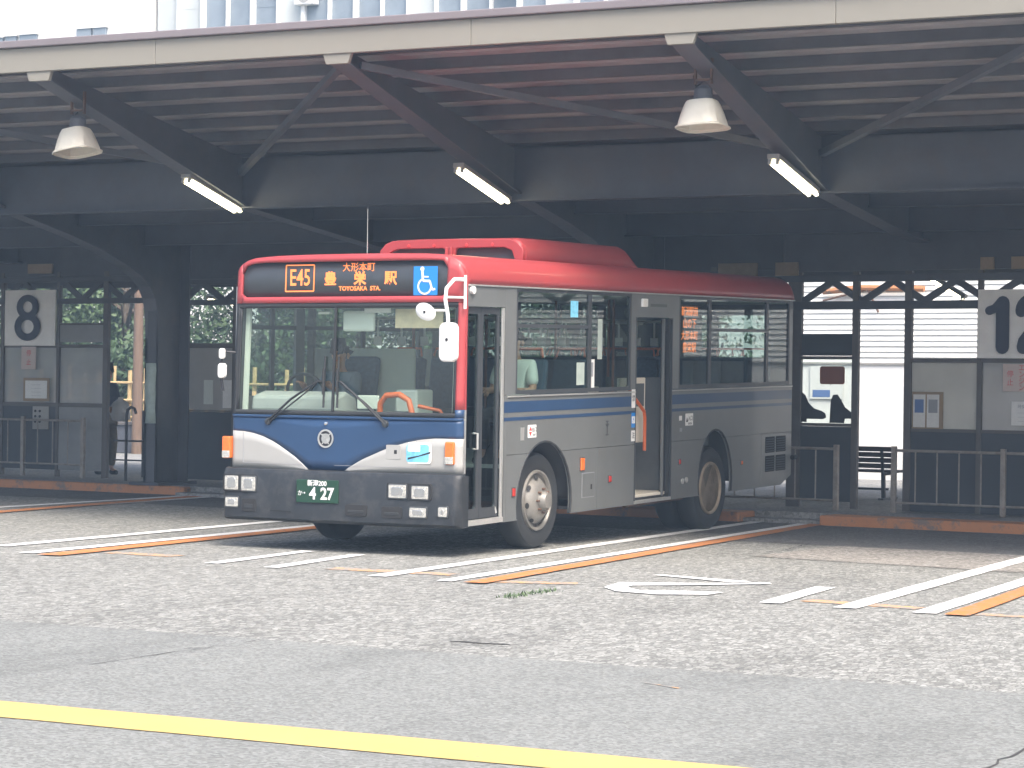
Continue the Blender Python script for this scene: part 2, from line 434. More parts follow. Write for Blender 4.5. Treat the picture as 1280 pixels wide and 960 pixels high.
def text(name, body, size, mtx, m, parent=None, ext=0.001, sx=1.0, bold=0.0, align='CENTER'):
    cu = bpy.data.curves.new('lettering', 'FONT'); cu.body = body; cu.size = size; cu.extrude = ext; cu.offset = bold
    cu.align_x = align; cu.align_y = 'CENTER'; cu.resolution_u = 3
    o = bpy.data.objects.new('lettering', cu); COL.objects.link(o)
    dg = bpy.context.evaluated_depsgraph_get()
    me = bpy.data.meshes.new_from_object(o.evaluated_get(dg))
    bpy.data.objects.remove(o); bpy.data.curves.remove(cu)
    me.transform(mtx @ Matrix.Diagonal((sx, 1, 1, 1)))
    me.materials.clear(); me.materials.append(MATS[m]); me.name = name
    return link(bpy.data.objects.new(name, me), parent)
def frame_mtx(o, ax, ay):
    """matrix with x along ax, y along ay, origin o"""
    ax, ay = Vector(ax).normalized(), Vector(ay).normalized(); az = ax.cross(ay)
    m = Matrix((ax, ay, az)).transposed().to_4x4(); m.translation = Vector(o); return m

# ------------------------------------------------------------------ ground, road, markings
def sheet(name, pts, z, m, parent=None):
    return mesh_obj(name, [(x, y, z) for x, y in pts], [tuple(range(len(pts)))], m, parent)
ground = struct(sheet('ground', [(-100, -60), (60, -60), (60, 85), (-100, 85)], 0.0, 'bay_asphalt'))
edge = [(x*1.0, 11.84 - 0.012*(x+6) + random.uniform(-0.03, 0.03)) for x in range(-40, 31)]
lane = struct(sheet('road_lane', [(30, -59), (-40, -59)][::-1] + edge[::-1], 0.004, 'lane_asphalt'))
def line(name, x0, y0, x1, y1, w, m, z=0.008, parent=ground):
    n = max(2, int(abs(y1-y0) + abs(x1-x0)) * 4)
    d = Vector((x1-x0, y1-y0)).normalized(); nx, ny = -d.y, d.x
    vs, fs = [], []
    for i in range(n+1):
        t = i/n; x = x0+(x1-x0)*t; y = y0+(y1-y0)*t
        j1, j2 = random.uniform(-0.006, 0.006), random.uniform(-0.006, 0.006)
        vs += [(x+nx*(w/2+j1), y+ny*(w/2+j1), z), (x-nx*(w/2+j2), y-ny*(w/2+j2), z)]
        if i: fs.append((2*i-2, 2*i-1, 2*i+1, 2*i))
    return mesh_obj(name, vs, fs, m, parent)
# bay boundaries: two white lines and an orange one
for wx in ((-9.36, 16.35, -9.97, 29.0, .16), (-8.70, 16.25, -9.27, 26.7, .135),
           (-5.31, 15.88, -5.72, 26.0, .17), (-4.72, 15.83, -5.15, 25.6, .165),
           (-13.90, 17.33, -14.35, 26.6, .18), (-13.15, 16.75, -13.62, 26.4, .17),
           (-18.20, 17.6, -18.42, 27.0, .18), (-17.45, 17.3, -18.02, 26.9, .18)):
    line('white_line', *wx, 'white_paint')
for wx in ((-8.41, 16.21, -9.06, 26.1, .19), (-4.48, 15.77, -4.97, 25.2, .17), (-12.80, 16.62, -13.50, 26.2, .24), (-17.05, 17.1, -18.3, 27.6, .25)):
    line('orange_line', *wx, 'orange_paint', 0.012)
# short dashes in the bays and the cross strokes at the bay mouths
line('white_dash', -11.17, 16.71, -11.33, 18.53, .14, 'white_paint')
line('white_dash', -10.52, 16.62, -10.72, 18.41, .14, 'white_paint')
line('white_dash', -5.89, 15.94, -6.02, 17.52, .16, 'white_paint')
for c in ((-10.10, 16.88, -8.95, 16.90, .23), (-8.45, 16.46, -7.76, 16.70, .2), (-12.65, 17.30, -11.90, 17.28, .22), (-5.76, 16.34, -4.86, 16.20, .2), (-4.40, 16.0, -3.2, 16.05, .17)):
    line('cross_stroke', *c, 'faded_orange_paint', 0.004)
sheet('bay_numeral', [(-7.431, 16.475), (-7.206, 16.197), (-6.847, 16.118), (-6.515, 16.318), (-6.494, 16.588), (-6.759, 16.524), (-7.086, 16.372), (-7.29, 16.579), (-7.315, 16.743), (-6.972, 17.043), (-6.47, 17.555), (-6.527, 17.655), (-7.02, 17.242), (-7.516, 16.968)], 0.008, 'white_paint', ground)
sheet('bay_numeral', [(-7.617, 17.839), (-6.788, 17.509), (-6.685, 17.682), (-7.536, 17.90)], 0.008, 'white_paint', ground)
line('yellow_line', -30, 8.63, 20, 8.60, .43, 'yellow_paint', 0.008, lane)
line('chalk_mark', -4.80, 11.15, -4.55, 11.03, .02, 'faded_orange_paint', 0.008, lane)
def crack(pts, w, z, parent):
    """a thin jagged crack, a real strip a little wider here and there"""
    P = []
    for (a, b) in zip(pts, pts[1:]):
        L = math.dist(a, b); n = max(2, int(L/0.09))
        for i in range(n):
            t = i/n; P.append((a[0]+(b[0]-a[0])*t + random.uniform(-.02, .02), a[1]+(b[1]-a[1])*t + random.uniform(-.02, .02)))
    P.append(pts[-1]); vs, fs = [], []
    for i, p in enumerate(P):
        q = P[min(i+1, len(P)-1)]; r = P[max(i-1, 0)]
        d = Vector((q[0]-r[0], q[1]-r[1])).normalized(); k = w*random.uniform(0.35, 1.0)
        vs += [(p[0]-d.y*k, p[1]+d.x*k, z), (p[0]+d.y*k, p[1]-d.x*k, z)]
        if i: fs.append((2*i-2, 2*i-1, 2*i+1, 2*i))
    return mesh_obj('crack', vs, fs, 'crack_dark', parent)
crack([(-7.62, 10.24), (-7.57, 11.0), (-7.53, 11.9)], .006, .0075, lane)
crack([(-2.52, 9.2), (-2.52, 9.95), (-2.45, 11.0)], .008, .0075, lane)
crack([(-8.2, 20.6), (-7.59, 20.48), (-6.4, 20.2), (-5.1, 20.0), (-3, 19.7)], .012, .0155, ground)
crack([(-7.9, 20.5), (-7.75, 21.4), (-7.9, 22.5)], .012, .0155, ground)
crack([(-6.6, 12.4), (-6.2, 12.42)], .03, .0035, ground)
# darker resurfaced strips before the kerbs, paler strip next to one
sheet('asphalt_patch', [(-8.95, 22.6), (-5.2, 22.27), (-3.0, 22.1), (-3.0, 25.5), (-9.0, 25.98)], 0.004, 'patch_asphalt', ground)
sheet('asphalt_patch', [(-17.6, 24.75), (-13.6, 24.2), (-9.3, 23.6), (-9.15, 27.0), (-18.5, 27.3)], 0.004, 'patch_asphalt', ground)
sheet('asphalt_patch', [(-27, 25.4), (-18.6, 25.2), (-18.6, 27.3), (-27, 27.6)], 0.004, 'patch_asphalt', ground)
sheet('pale_patch', [(-7.75, 20.52), (-3.0, 19.72), (-3.0, 22.05), (-7.6, 22.5)], 0.004, 'pale_patch_asphalt', ground)

# platform frame: s along the kerb, d away from it
PA = -math.atan(0.085)
PE = Vector((cos(PA), sin(PA), 0)); PN = Vector((-sin(PA), cos(PA), 0)); PQ = Vector((-9, 25.95, 0))
def pf(s, d, z=0.0): return PQ + PE*s + PN*d + Vector((0, 0, z))
def pbox(mb, s0, s1, d0, d1, z0, z1):
    vs = [pf(s, d, z) for z in (z0, z1) for s, d in ((s0, d0), (s1, d0), (s1, d1), (s0, d1))]
    mb.add(vs, [(0,3,2,1),(4,5,6,7),(0,1,5,4),(1,2,6,5),(2,3,7,6),(3,0,4,7)]); return mb
m = MB(); pbox(m, -20, 16, 0.46, 12.5, -0.2, 0.12)
platform = struct(m.build('platform', 'platform_concrete'))
for s0, s1, d in ((0.0, 4.2, 0.0), (4.6, 9.0, 0.0), (-4.4, -1.03, 0.0), (-8.6, -5.2, 0.15), (-14.2, -9.62, 0.3), (-19.5, -14.7, 0.3)):
    m = MB(); pbox(m, s0, s1, d, 0.455, -0.1, 0.118)
    k = m.build('kerb', 'kerb_paint', None, 0, 0.018); struct(k)
for s0, s1 in ((-1.02, -0.01), (4.21, 4.59), (-5.19, -4.41), (-9.61, -8.61), (-14.69, -14.21)):   # dropped kerb between the bays
    m = MB(); pbox(m, s0, s1, 0.1, 0.455, -0.1, 0.05)
    struct(m.build('dropped_kerb', 'platform_concrete', None, 0, 0.01))

# ------------------------------------------------------------------ canopy over the bays
cloc = Vector((-12.0, 27.6, 0.12))
canopy = thing('bus_shelter_canopy', 'long steel canopy with beige fascia and dark sloping beams over the bays', 'canopy', cloc)
CI = Matrix.Translation(-cloc)
def cpart(o): o.parent = canopy; o.matrix_parent_inverse = CI; return o
PITCH = 3.645; BX = [-15.62 + PITCH*k for k in range(-4, 6)]          # beam positions
def zr(y): return 4.83 - 0.162*(y-20.3) if y < 27.4 else 3.68
XA, XB = -36.0, 9.0
for k in range(13):                                                  # fascia sheets with open joints
    m = MB().box((XA+3.645*k+.004, 19.97, 4.79), (min(XB, XA+3.645*(k+1)), 20.03, 5.045)); cpart(m.build('fascia', 'fascia_beige', None, 0, 0.006))
m = MB().box((XA, 19.93, 5.048), (XB, 20.22, 5.125)); cpart(m.build('fascia_cap', 'cap_mauve', None, 0, 0.01))
# folded steel deck, ribs running along the canopy
prof = []; y = 20.04
while y < 27.3:
    for dy, dz in ((0, .11), (.11, .11), (.125, .135), (.17, .135)):
        prof.append((y+dy, zr(y+dy)+dz))
    y += 0.185
prof += [(27.8, zr(27.3)+.11), (28.5, 3.73), (33.2, 3.73)]
y = 20.36
while y < 27.4:
    m = MB().box((XA, y-.03, zr(y)+.001), (XB, y+.03, zr(y)+.108)); cpart(m.build('purlin', 'purlin_dark')); y += 0.56
vs, fs = [], []
for i, (yy, zz) in enumerate(prof):
    vs += [(XA, yy, zz), (XB, yy, zz)]
    if i: fs.append((2*i-2, 2*i-1, 2*i+1, 2*i))
cpart(mesh_obj('roof_deck', vs, fs, 'deck_steel', None, 0, 0, 0.006))
m = MB().box((XA, 33.0, 3.17), (XB, 33.08, 3.75)); cpart(m.build('rear_fascia', 'beam_dark'))
for k, bx_ in enumerate(BX):
    col = (k % 2 == 1)                                                # every second beam comes down to a column
    if col: low = [(20.06, 4.715), (23.85, 3.75), (25.23, 3.50), (25.94, 3.34), (26.5, 3.17), (26.85, 3.03), (27.05, 2.90), (27.17, 2.74), (27.23, 2.55), (27.25, 2.2), (27.25, 0.12)]
    else: low = [(20.06, 4.715), (23.85, 3.68), (27.0, 3.40), (30.0, 3.33)]
    m = MB()
    top = [(20.06, zr(20.06)-.005), (23.85, zr(23.85)-.005), (27.0, zr(27.0)-.005)] + ([(27.93, 3.6), (27.93, 0.12)] if col else [(30.0, 3.55)])
    poly = low + top[::-1]
    m.prism(poly, lambda a, b, d: (bx_-.015+d, a, b), .03)
    bm_ = m.build('beam', 'beam_brown'); cpart(bm_)
    fl = MB()
    for (y0, z0), (y1, z1) in zip(low, low[1:]):                      # flange bent along the lower edge
        fl.add([(bx_-.11, y0, z0), (bx_+.11, y0, z0), (bx_+.11, y1, z1), (bx_-.11, y1, z1), (bx_-.11, y0, z0-.022), (bx_+.11, y0, z0-.022), (bx_+.11, y1, z1-.022), (bx_-.11, y1, z1-.022)],
               [(0,1,2,3),(4,7,6,5),(0,4,5,1),(2,6,7,3),(1,5,6,2),(0,3,7,4)])
    f_ = fl.build('beam_flange', 'beam_brown'); f_.parent = bm_
    m = MB().prism([(-.165, 4.80), (.165, 4.80), (.125, 4.69), (-.125, 4.69)], lambda a, b, d: (bx_+a, 19.985+d, b), .05)
    e_ = m.build('end_plate', 'fascia_beige', None, 0, 0.004); e_.parent = bm_
    if col:
        m = MB().box((bx_-.17, 27.905, 0.12), (bx_+.17, 27.945, 3.6)).box((bx_-.05, 27.22, 0.12), (bx_+.10, 27.248, 2.55)).box((bx_-.25, 27.1, 0.12), (bx_+.25, 28.05, 0.16))
        cpart(m.build('column', 'beam_dark', None, 0, 0.004))
def ibeam(name, y, z0, z1, w=.18):
    m = MB().box((XA, y-.012, z0+.018), (XB, y+.012, z1)).box((XA, y-w/2, z0), (XB, y+w/2, z0+.018))
    return cpart(m.build(name, 'girder_dark'))
ibeam('girder', 23.90, 3.64, zr(23.9)-.01, .22)
ibeam('purlin', 25.55, 3.62, zr(25.55)-.01, .12)
ibeam('purlin', 27.05, 3.45, zr(27.05)-.01, .12)
ibeam('purlin', 30.5, 3.40, 3.60, .12)
for k in range(1, len(BX), 2):                                       # braces from the column beams' tips
    for sgn in (-1, 1):
        if 0 <= k+sgn < len(BX):
            m = MB().bar((BX[k]+sgn*.12, 20.25, 4.70), (BX[k+sgn]-sgn*.05, 23.8, 4.06), .07, .07)
            cpart(m.build('brace', 'beam_brown'))

def flood_lamp(x, y, z, label, tx=0.0, ty=0.0):
    t = thing('flood_lamp', label, 'lamp', (x, y, z), 0, 'cream lamps hanging from the canopy beams')
    rings = [(.235, .225, 0.0), (.235, .225, .018), (.214, .205, .030), (.205, .195, .07), (.182, .172, .15), (.155, .145, .225), (.135, .125, .262), (.09, .08, .275)]
    vs, fs = [], []; n = 20
    for a, b, zz in rings:
        for j in range(n):
            tt = 2*pi*j/n; c, s = cos(tt), sin(tt); q = 4.0
            r = (abs(c)**q + abs(s)**q)**(-1/q)
            p = Vector((a*c*r, b*s*r, zz)); p = Matrix.Rotation(ty, 3, 'Y') @ Matrix.Rotation(tx, 3, 'X') @ p
            vs.append(p)
    for i in range(len(rings)-1):
        for j in range(n):
            fs.append((i*n+j, i*n+(j+1) % n, (i+1)*n+(j+1) % n, (i+1)*n+j))
    fs.append(tuple(range((len(rings)-1)*n, len(rings)*n)))
    mesh_obj('lamp_shade', vs, fs, 'lamp_cream', t, 35, 0, 0.004)
    MB().lathe([(.262, .085), (.275, .09), (.37, .085), (.40, .05)], (0, 0, 0), 'z', 14).build('lamp_neck', 'beam_dark', t, 35)
    MB().box((-.09, -.02, .42), (-.075, .02, .66)).box((.075, -.02, .42), (.09, .02, .66)).box((-.09, -.02, .45), (.09, .02, .47)).build('bracket', 'rust_steel', t)
    MB().tube([(-.07, .03, .6), (-.12, .05, .5), (-.09, .04, .40), (-.02, .02, .44)], .008).build('cable', 'rubber', t, 40)
    MB().lathe([(.06, .0), (.06, .05), (.12, .06), (.2, .05), (.24, .0)], (0, 0, 0), 'z', 12).build('bulb', 'white_plastic', t, 40)
    return t
flood_lamp(BX[4]+.04, 20.62, 3.99, 'cream bowl flood lamp hanging under the leftmost visible canopy beam', radians(-4), radians(-9))
flood_lamp(BX[6]-.02, 20.62, 3.985, 'cream bowl flood lamp under the canopy beam on the right, above the bus rear', radians(-3), radians(-3))

def tube_lamp(x, p, q, label):
    """twin fluorescent fitting along a beam"""
    p, q = Vector(p), Vector(q); mid = (p+q)/2
    t = thing('tube_lamp', label, 'light fitting', mid, 0, 'fluorescent fittings under the canopy')
    d = (q-p); L = d.length; d.normalize(); side = d.cross(Vector((0, 0, 1))).normalized(); upv = side.cross(d)
    m = MB().bar(-d*(L/2+.03)+upv*.055, d*(L/2+.03)+upv*.055, .13, .05)
    m.build('housing', 'fixture_steel', t, 0, .006)
    for s in (-1, 1):
        MB().tube([-d*L/2+side*s*.042, d*L/2+side*s*.042], .019, 10).build('tube', 'tube_light', t, 40)
        for e in (-1, 1):
            MB().bar(d*e*(L/2-.005)+side*s*.042-upv*.02, d*e*(L/2-.005)+side*s*.042+upv*.04, .035, .03, d).build('tube_socket', 'fixture_steel', t)
    return t
tube_lamp(0, (BX[4], 22.73, 3.875), (BX[4], 23.85-.03, 3.60), 'lit twin fluorescent tube under the canopy beam at left')
tube_lamp(0, (BX[5], 22.58, 3.875), (BX[5], 23.70, 3.615), 'lit twin fluorescent tube above the middle of the bus roof')
tube_lamp(0, (BX[6], 22.48, 3.845), (BX[6], 23.68, 3.61), 'lit twin fluorescent tube above the rear of the bus at right')
tube_lamp(0, pf(-1.01, 6.0, 3.12), pf(-.57, 6.0, 2.86), 'lit fluorescent tube behind the lattice left of the number 12 sign')
tube_lamp(0, pf(-13.80, 6.0, 2.96), pf(-13.1, 6.0, 2.85), 'lit fluorescent tube beyond the pale board left of the bus')

# ------------------------------------------------------------------ screens along the platform
def frosted(name, col, see):
    m = bpy.data.materials.new(name); m.use_nodes = True
    nt = m.node_tree; N = nt.nodes; L = nt.links
    N.remove(N['Principled BSDF']); out = N['Material Output']
    a = N.new('ShaderNodeBsdfDiffuse'); b = N.new('ShaderNodeBsdfTranslucent'); c = N.new('ShaderNodeBsdfTransparent')
    tc = N.new('ShaderNodeTexCoord'); n = N.new('ShaderNodeTexNoise'); n.inputs['Scale'].default_value = 2.0; n.inputs['Detail'].default_value = 5
    L.new(tc.outputs['Object'], n.inputs['Vector'])
    mc = N.new('ShaderNodeMix'); mc.data_type = 'RGBA'; L.new(n.outputs[0], mc.inputs[0])
    mc.inputs[6].default_value = (*[x*.7 for x in col], 1); mc.inputs[7].default_value = (*[min(1, x*1.2) for x in col], 1)
    for s in (a, b): L.new(mc.outputs[2], s.inputs[0])
    m1 = N.new('ShaderNodeMixShader'); m1.inputs[0].default_value = 0.5; L.new(a.outputs[0], m1.inputs[1]); L.new(b.outputs[0], m1.inputs[2])
    m2 = N.new('ShaderNodeMixShader'); m2.inputs[0].default_value = see; L.new(m1.outputs[0], m2.inputs[1]); L.new(c.outputs[0], m2.inputs[2])
    g = N.new('ShaderNodeBsdfGlossy'); g.inputs['Roughness'].default_value = 0.15
    m3 = N.new('ShaderNodeMixShader'); m3.inputs[0].default_value = 0.06; L.new(m2.outputs[0], m3.inputs[1]); L.new(g.outputs[0], m3.inputs[2])
    L.new(m3.outputs[0], out.inputs[0]); MATS[name] = m
frosted('frosted_pane', (0.80, 0.80, 0.76), 0.06)
frosted('smoked_pane', (0.52, 0.53, 0.53), 0.22)
DS = 1.75
def screen(name, label, s_mid, build):
    t = thing(name, label, 'screen', pf(s_mid, DS, 0.12), PA)
    def pb(part, s0, s1, z0, z1, m, th=.05, dd=0.0, bev=.003):
        return rbox(part, (s0-s_mid, dd-th/2, z0-.12), (s1-s_mid, dd+th/2, z1-.12), m, t, bev)
    build(t, pb); return t
def lattice(t, pb, s_mid, s0, s1, z0, z1):
    k = 0; s = s0; h = .40
    while s < s1-.05:
        e = min(s+h, s1)
        a, b = ((z0, z1) if k % 2 == 0 else (z1, z0))
        b = a + (b-a)*(e-s)/h
        MB().bar((s-s_mid, 0, a-.12), (e-s_mid, 0, b-.12), .08, .05, (0, 1, 0)).build('lattice_bar', 'beam_dark', t)
        s += h; k += 1
def right_screen(t, pb):
    for a, b in ((-1.22, -1.04), (-.36, -.28), (.32, .41), (1.24, 1.30), (2.25, 2.32), (4.5, 4.6)): pb('post', a, b, .12, 3.02, 'screen_frame', .07)
    pb('top_chord', -1.3, 4.6, 2.90, 2.98, 'beam_dark', .075); pb('bottom_chord', -1.3, 4.6, 2.56, 2.66, 'beam_dark', .075)
    pb('header_slit_cover', -1.28, 5.0, 3.03, 3.63, 'beam_dark', .05)  # dark board made taller to hide the pale lit slit under the roof
    lattice(t, pb, 0.6, -1.04, 4.5, 2.655, 2.905)
    pb('lower_panel', -1.04, -.36, .20, 1.12, 'screen_panel', .03); pb('transom_panel', -1.04, -.36, 1.99, 2.26, 'screen_panel', .04)
    pb('rail', -1.04, -.36, 1.945, 1.985, 'screen_frame', .06); pb('rail', -1.04, -.36, 1.122, 1.16, 'screen_frame', .06)
    pb('pane', -1.04, -.36, 1.16, 1.945, 'clear_glass', .006, 0.012, 0)
    pb('rail', .41, 1.24, 1.915, 1.965, 'screen_frame', .06); pb('rail', .41, 1.24, 1.08, 1.12, 'screen_frame', .06)
    pb('pane', .41, 1.24, 1.12, 1.915, 'frosted_pane', .008, 0.012, 0)
    pb('lower_panel', .41, 1.24, .12, 1.08, 'screen_panel', .03)
    for s0, s1 in ((1.30, 2.25), (2.32, 4.5)):
        pb('rail', s0, s1, 1.915, 1.965, 'screen_frame', .06); pb('rail', s0, s1, 1.08, 1.12, 'screen_frame', .06)
        pb('pane', s0, s1, 1.12, 1.915, 'smoked_pane', .008, 0.012, 0); pb('lower_panel', s0, s1, .12, 1.08, 'screen_panel', .03)
    pb('upper_panel', 1.30, 2.25, 1.966, 2.558, 'screen_panel', .03, 0.02)
scr_r = screen('platform_screen', 'dark metal screen with frosted panes and open doorway on the platform right of the bus', 0.6, right_screen)
def left_screen(t, pb):
    for a, b in ((-17.0, -16.9), (-15.5, -15.43), (-14.42, -14.36), (-13.28, -13.23), (-12.36, -12.27)): pb('post', a, b, .12, 3.2, 'screen_frame', .07)
    pb('bottom_chord', -17, -11.3, 2.72, 2.80, 'beam_dark', .075); pb('top_chord', -17, -11.3, 3.05, 3.12, 'beam_dark', .075)
    pb('header_slit_cover', -17, -11.32, 3.13, 3.63, 'beam_dark', .05)  # raised like the right one, keeps the strip below the rear roof dark
    lattice(t, pb, -13.5, -14.4, -11.4, 2.78, 3.07)
    for s0, s1, lm in ((-16.9, -15.5, 'screen_panel'), (-15.43, -14.42, 'screen_panel'), (-14.36, -13.28, 'screen_panel'), (-13.23, -12.36, 'grey_panel')):
        pb('rail', s0, s1, 2.06, 2.11, 'screen_frame', .06); pb('rail', s0, s1, 1.17, 1.23, 'screen_frame', .06)
        pb('pane', s0, s1, 1.23, 2.06, 'frosted_pane' if s0 < -15 else 'smoked_pane', .008, 0.012, 0); pb('lower_panel', s0, s1, .22, 1.17, lm, .03)
    pb('transom_panel', -13.23, -12.36, 2.14, 2.40, 'grey_panel', .03)
    pb('rail', -13.23, -12.36, 2.40, 2.43, 'screen_frame', .06)
    pb('rail', -17.0, -14.42, 2.62, 2.70, 'screen_frame', .06)
scr_l = screen('platform_screen', 'dark screen with reflective panes on the platform at the far left below number 8', -13.5, left_screen)
def mid_screen(t, pb):
    for a, b in ((-10.90, -10.84), (-9.93, -9.86), (-8.6, -8.5), (-6.5, -6.4), (-4.3, -4.2), (-2.3, -2.2)): pb('post', a, b, .12, 3.1, 'screen_frame', .07)
    pb('board', -10.84, -9.93, 1.17, 2.06, 'pale_board', .03); pb('rail', -10.84, -9.93, 2.06, 2.13, 'screen_frame', .06)
    pb('lower_panel', -11.6, -9.93, .16, 1.14, 'screen_panel', .04); pb('rail', -10.84, -9.93, 1.142, 1.168, 'screen_frame', .06)
    pb('lower_panel', -9.86, -2.3, .16, 1.14, 'screen_panel', .04)
    pb('pane', -8.5, -6.5, 1.2, 2.06, 'smoked_pane', .008, 0.012, 0); pb('pane', -4.2, -2.3, 1.2, 2.06, 'smoked_pane', .008, 0.012, 0)
    pb('bottom_chord', -11.3, -1.3, 2.68, 2.76, 'beam_dark', .075); pb('top_chord', -11.3, -1.3, 2.98, 3.05, 'beam_dark', .075)
    lattice(t, pb, -6.5, -10.9, -1.4, 2.74, 3.0); pb('header_slit_cover', -11.3, -1.3, 3.06, 3.63, 'beam_dark', .05)  # dark board above the lattice is added to cover the bright gap
    pb('notice_sheet', -10.45, -10.28, 1.25, 1.60, 'interior_pale', .004, -.018, 0); pb('notice_sheet', -10.1, -9.94, 1.20, 1.60, 'paper_white', .004, -.018, 0)
scr_m = screen('platform_screen', 'dark screen with pale notice board between the column and the bus front', -6.5, mid_screen)
# seat-shaped dark film on the window by the bus rear
W2 = frame_mtx(pf(0, DS-.012, 0), PE, (0, 0, 1))
film = [(-1.035, 1.17), (-1.035, 1.55), (-.98, 1.50), (-.93, 1.40), (-.86, 1.34), (-.76, 1.31), (-.71, 1.28), (-.70, 1.23), (-.74, 1.21), (-.96, 1.21), (-.96, 1.17)]
tag(plate('window_film', [film], W2, 'ink_black', None, .004), 'black curved film on the left edge of the window behind the bus rear', 'window film')
film = [(-.655, 1.165), (-.64, 1.44), (-.61, 1.51), (-.55, 1.515), (-.51, 1.46), (-.45, 1.36), (-.365, 1.30), (-.365, 1.22), (-.45, 1.22), (-.46, 1.165)]
tag(plate('window_film', [film], W2, 'ink_black', None, .004), 'black curved film with rounded top beside the doorway post', 'window film')
tag(plate('notice_plate', [rr(-.79, -.46, 1.64, 1.86, .03)], W2, 'pole_brown', None, .006), 'blank brown rounded plate on the window behind the bus rear', 'plate')
def pplate(name, s0, s1, z0, z1, m, label, cat, d=DS-.05, t=.012, bev=.002):
    return tag(plate(name, [[(s0, z0), (s1, z0), (s1, z1), (s0, z1)]], frame_mtx(pf(0, d, 0), PE, (0, 0, 1)), m, None, t, bev), label, cat)
def on_plate(o, name, body, size, s, z, m, d=DS-.051, sx=1.0, bold=0.0):
    q = text(name, body, size, frame_mtx(pf(s, d, z), PE, (0, 0, 1)), m, o, .0008, sx, bold); return q
sg = pplate('number_sign', -14.30, -13.28, 2.09, 2.93, 'sign_face', 'white square sign with a large dark 8 at far left', 'sign', DS-.07, .03)
ell = lambda cx, cz, a_, b_: [(cx+a_*cos(2*pi*i/28), cz+b_*sin(2*pi*i/28)) for i in range(28)]
NM = frame_mtx(pf(0, DS-.1005, 0), PE, (0, 0, 1))
plate('numeral', [ell(-13.81, 2.375, .265, .215), ell(-13.81, 2.375, .125, .105)], NM, 'navy_letter', sg, .002)
plate('numeral', [ell(-13.81, 2.675, .225, .185), ell(-13.81, 2.675, .095, .085)], Matrix.Translation(PN*-.001) @ NM, 'navy_letter', sg, .002)
sg = pplate('number_sign', 1.26, 2.12, 1.97, 2.78, 'sign_face', 'white square sign with a large dark 12 at the right edge', 'sign', DS-.07, .03)
def stroke(pts, w, n=6):
    P_ = [Vector(p) for p in pts]; L_, R_ = [], []
    for i, p in enumerate(P_):
        d = (P_[min(i+1, len(P_)-1)]-P_[max(i-1, 0)]).normalized(); q = Vector((-d.y, d.x))*w/2; L_.append(p+q); R_.append(p-q)
    def cap_(c, d): return [c + (Vector((-d.y, d.x))*cos(pi*j/n) + d*sin(pi*j/n))*w/2 for j in range(1, n)]
    e = cap_(P_[-1], (P_[-1]-P_[-2]).normalized()); s_ = cap_(P_[0], (P_[0]-P_[1]).normalized())
    return [tuple(p) for p in L_ + e + R_[::-1] + s_]
plate('numeral', [stroke([(1.575, 2.62), (1.575, 2.10)], .165)], NM, 'navy_letter', sg, .002)
plate('numeral', [stroke([(1.41, 2.53), (1.48, 2.555), (1.54, 2.62)], .105)], Matrix.Translation(PN*-.001) @ NM, 'navy_letter', sg, .002)
plate('numeral', [stroke([(1.80+.0, 2.52)] + [(1.94+.14*cos(radians(a_)), 2.53+.13*sin(radians(a_))) for a_ in range(165, -31, -15)] + [(1.83, 2.16), (1.82, 2.10)], .14)], NM, 'navy_letter', sg, .002)
plate('numeral', [stroke([(1.82, 2.085), (2.07, 2.085)], .13)], Matrix.Translation(PN*-.001) @ NM, 'navy_letter', sg, .002)
nt_ = pplate('engine_notice', 1.57, 1.90, 1.58, 1.90, 'pink_paper', 'pale notice with red vertical writing below the number 12 sign', 'notice')
for i, ch in enumerate('エンジン'): on_plate(nt_, 'lettering', ch if ch != 'ー' else '｜', .085, 1.80, 1.855-.078*i, 'ink_red')
for i, ch in enumerate('停止'): on_plate(nt_, 'lettering', ch, .085, 1.66, 1.78-.10*i, 'ink_red')
nt_ = pplate('timetable_sheet', 1.68, 1.98, 1.18, 1.46, 'paper_white', 'white sheet pinned under the red engine notice', 'notice')
on_plate(nt_, 'lettering', '時刻表', .05, 1.83, 1.40, 'ink_grey')
for i in range(3): on_plate(nt_, 'lettering', '‥‥‥‥‥', .05, 1.83, 1.34-.05*i, 'ink_grey')
bd = pplate('poster_board', .43, .82, 1.12, 1.56, 'cork_brown', 'brown board holding two white timetable sheets on the frosted pane', 'board', DS-.03)
for s0, s1 in ((.445, .60), (.62, .775)):
    q = plate('poster_sheet', [[(s0, 1.135), (s1, 1.135), (s1, 1.53), (s0, 1.53)]], frame_mtx(pf(0, DS-.034, 0), PE, (0, 0, 1)), 'paper_white', bd, .003)
    plate('print_block', [[(s0+.02, 1.31), (s1-.02, 1.31), (s1-.02, 1.47), (s0+.02, 1.47)]], frame_mtx(pf(0, DS-.0352, 0), PE, (0, 0, 1)), 'ink_blue' if s0 < .5 else 'ink_grey', q, .001)
nt_ = pplate('engine_notice', -13.97, -13.68, 1.73, 2.07, 'pink_paper', 'small pink notice under the number 8 sign', 'notice')
on_plate(nt_, 'lettering', '停', .10, -13.82, 1.97, 'ink_red'); on_plate(nt_, 'lettering', '止', .10, -13.82, 1.83, 'ink_red')
bd = pplate('framed_notice', -13.92, -13.40, 1.25, 1.60, 'cork_brown', 'white notice in a yellowish frame on the pane below number 8', 'notice')
q = plate('poster_sheet', [[(-13.88, 1.29), (-13.44, 1.29), (-13.44, 1.56), (-13.88, 1.56)]], frame_mtx(pf(0, DS-.053, 0), PE, (0, 0, 1)), 'paper_white', bd, .003)
for i in range(4): text('lettering', '‥‥‥‥‥‥', .06, frame_mtx(pf(-13.66, DS-.0555, 1.51-.055*i), PE, (0, 0, 1)), 'ink_grey', q, .0006)
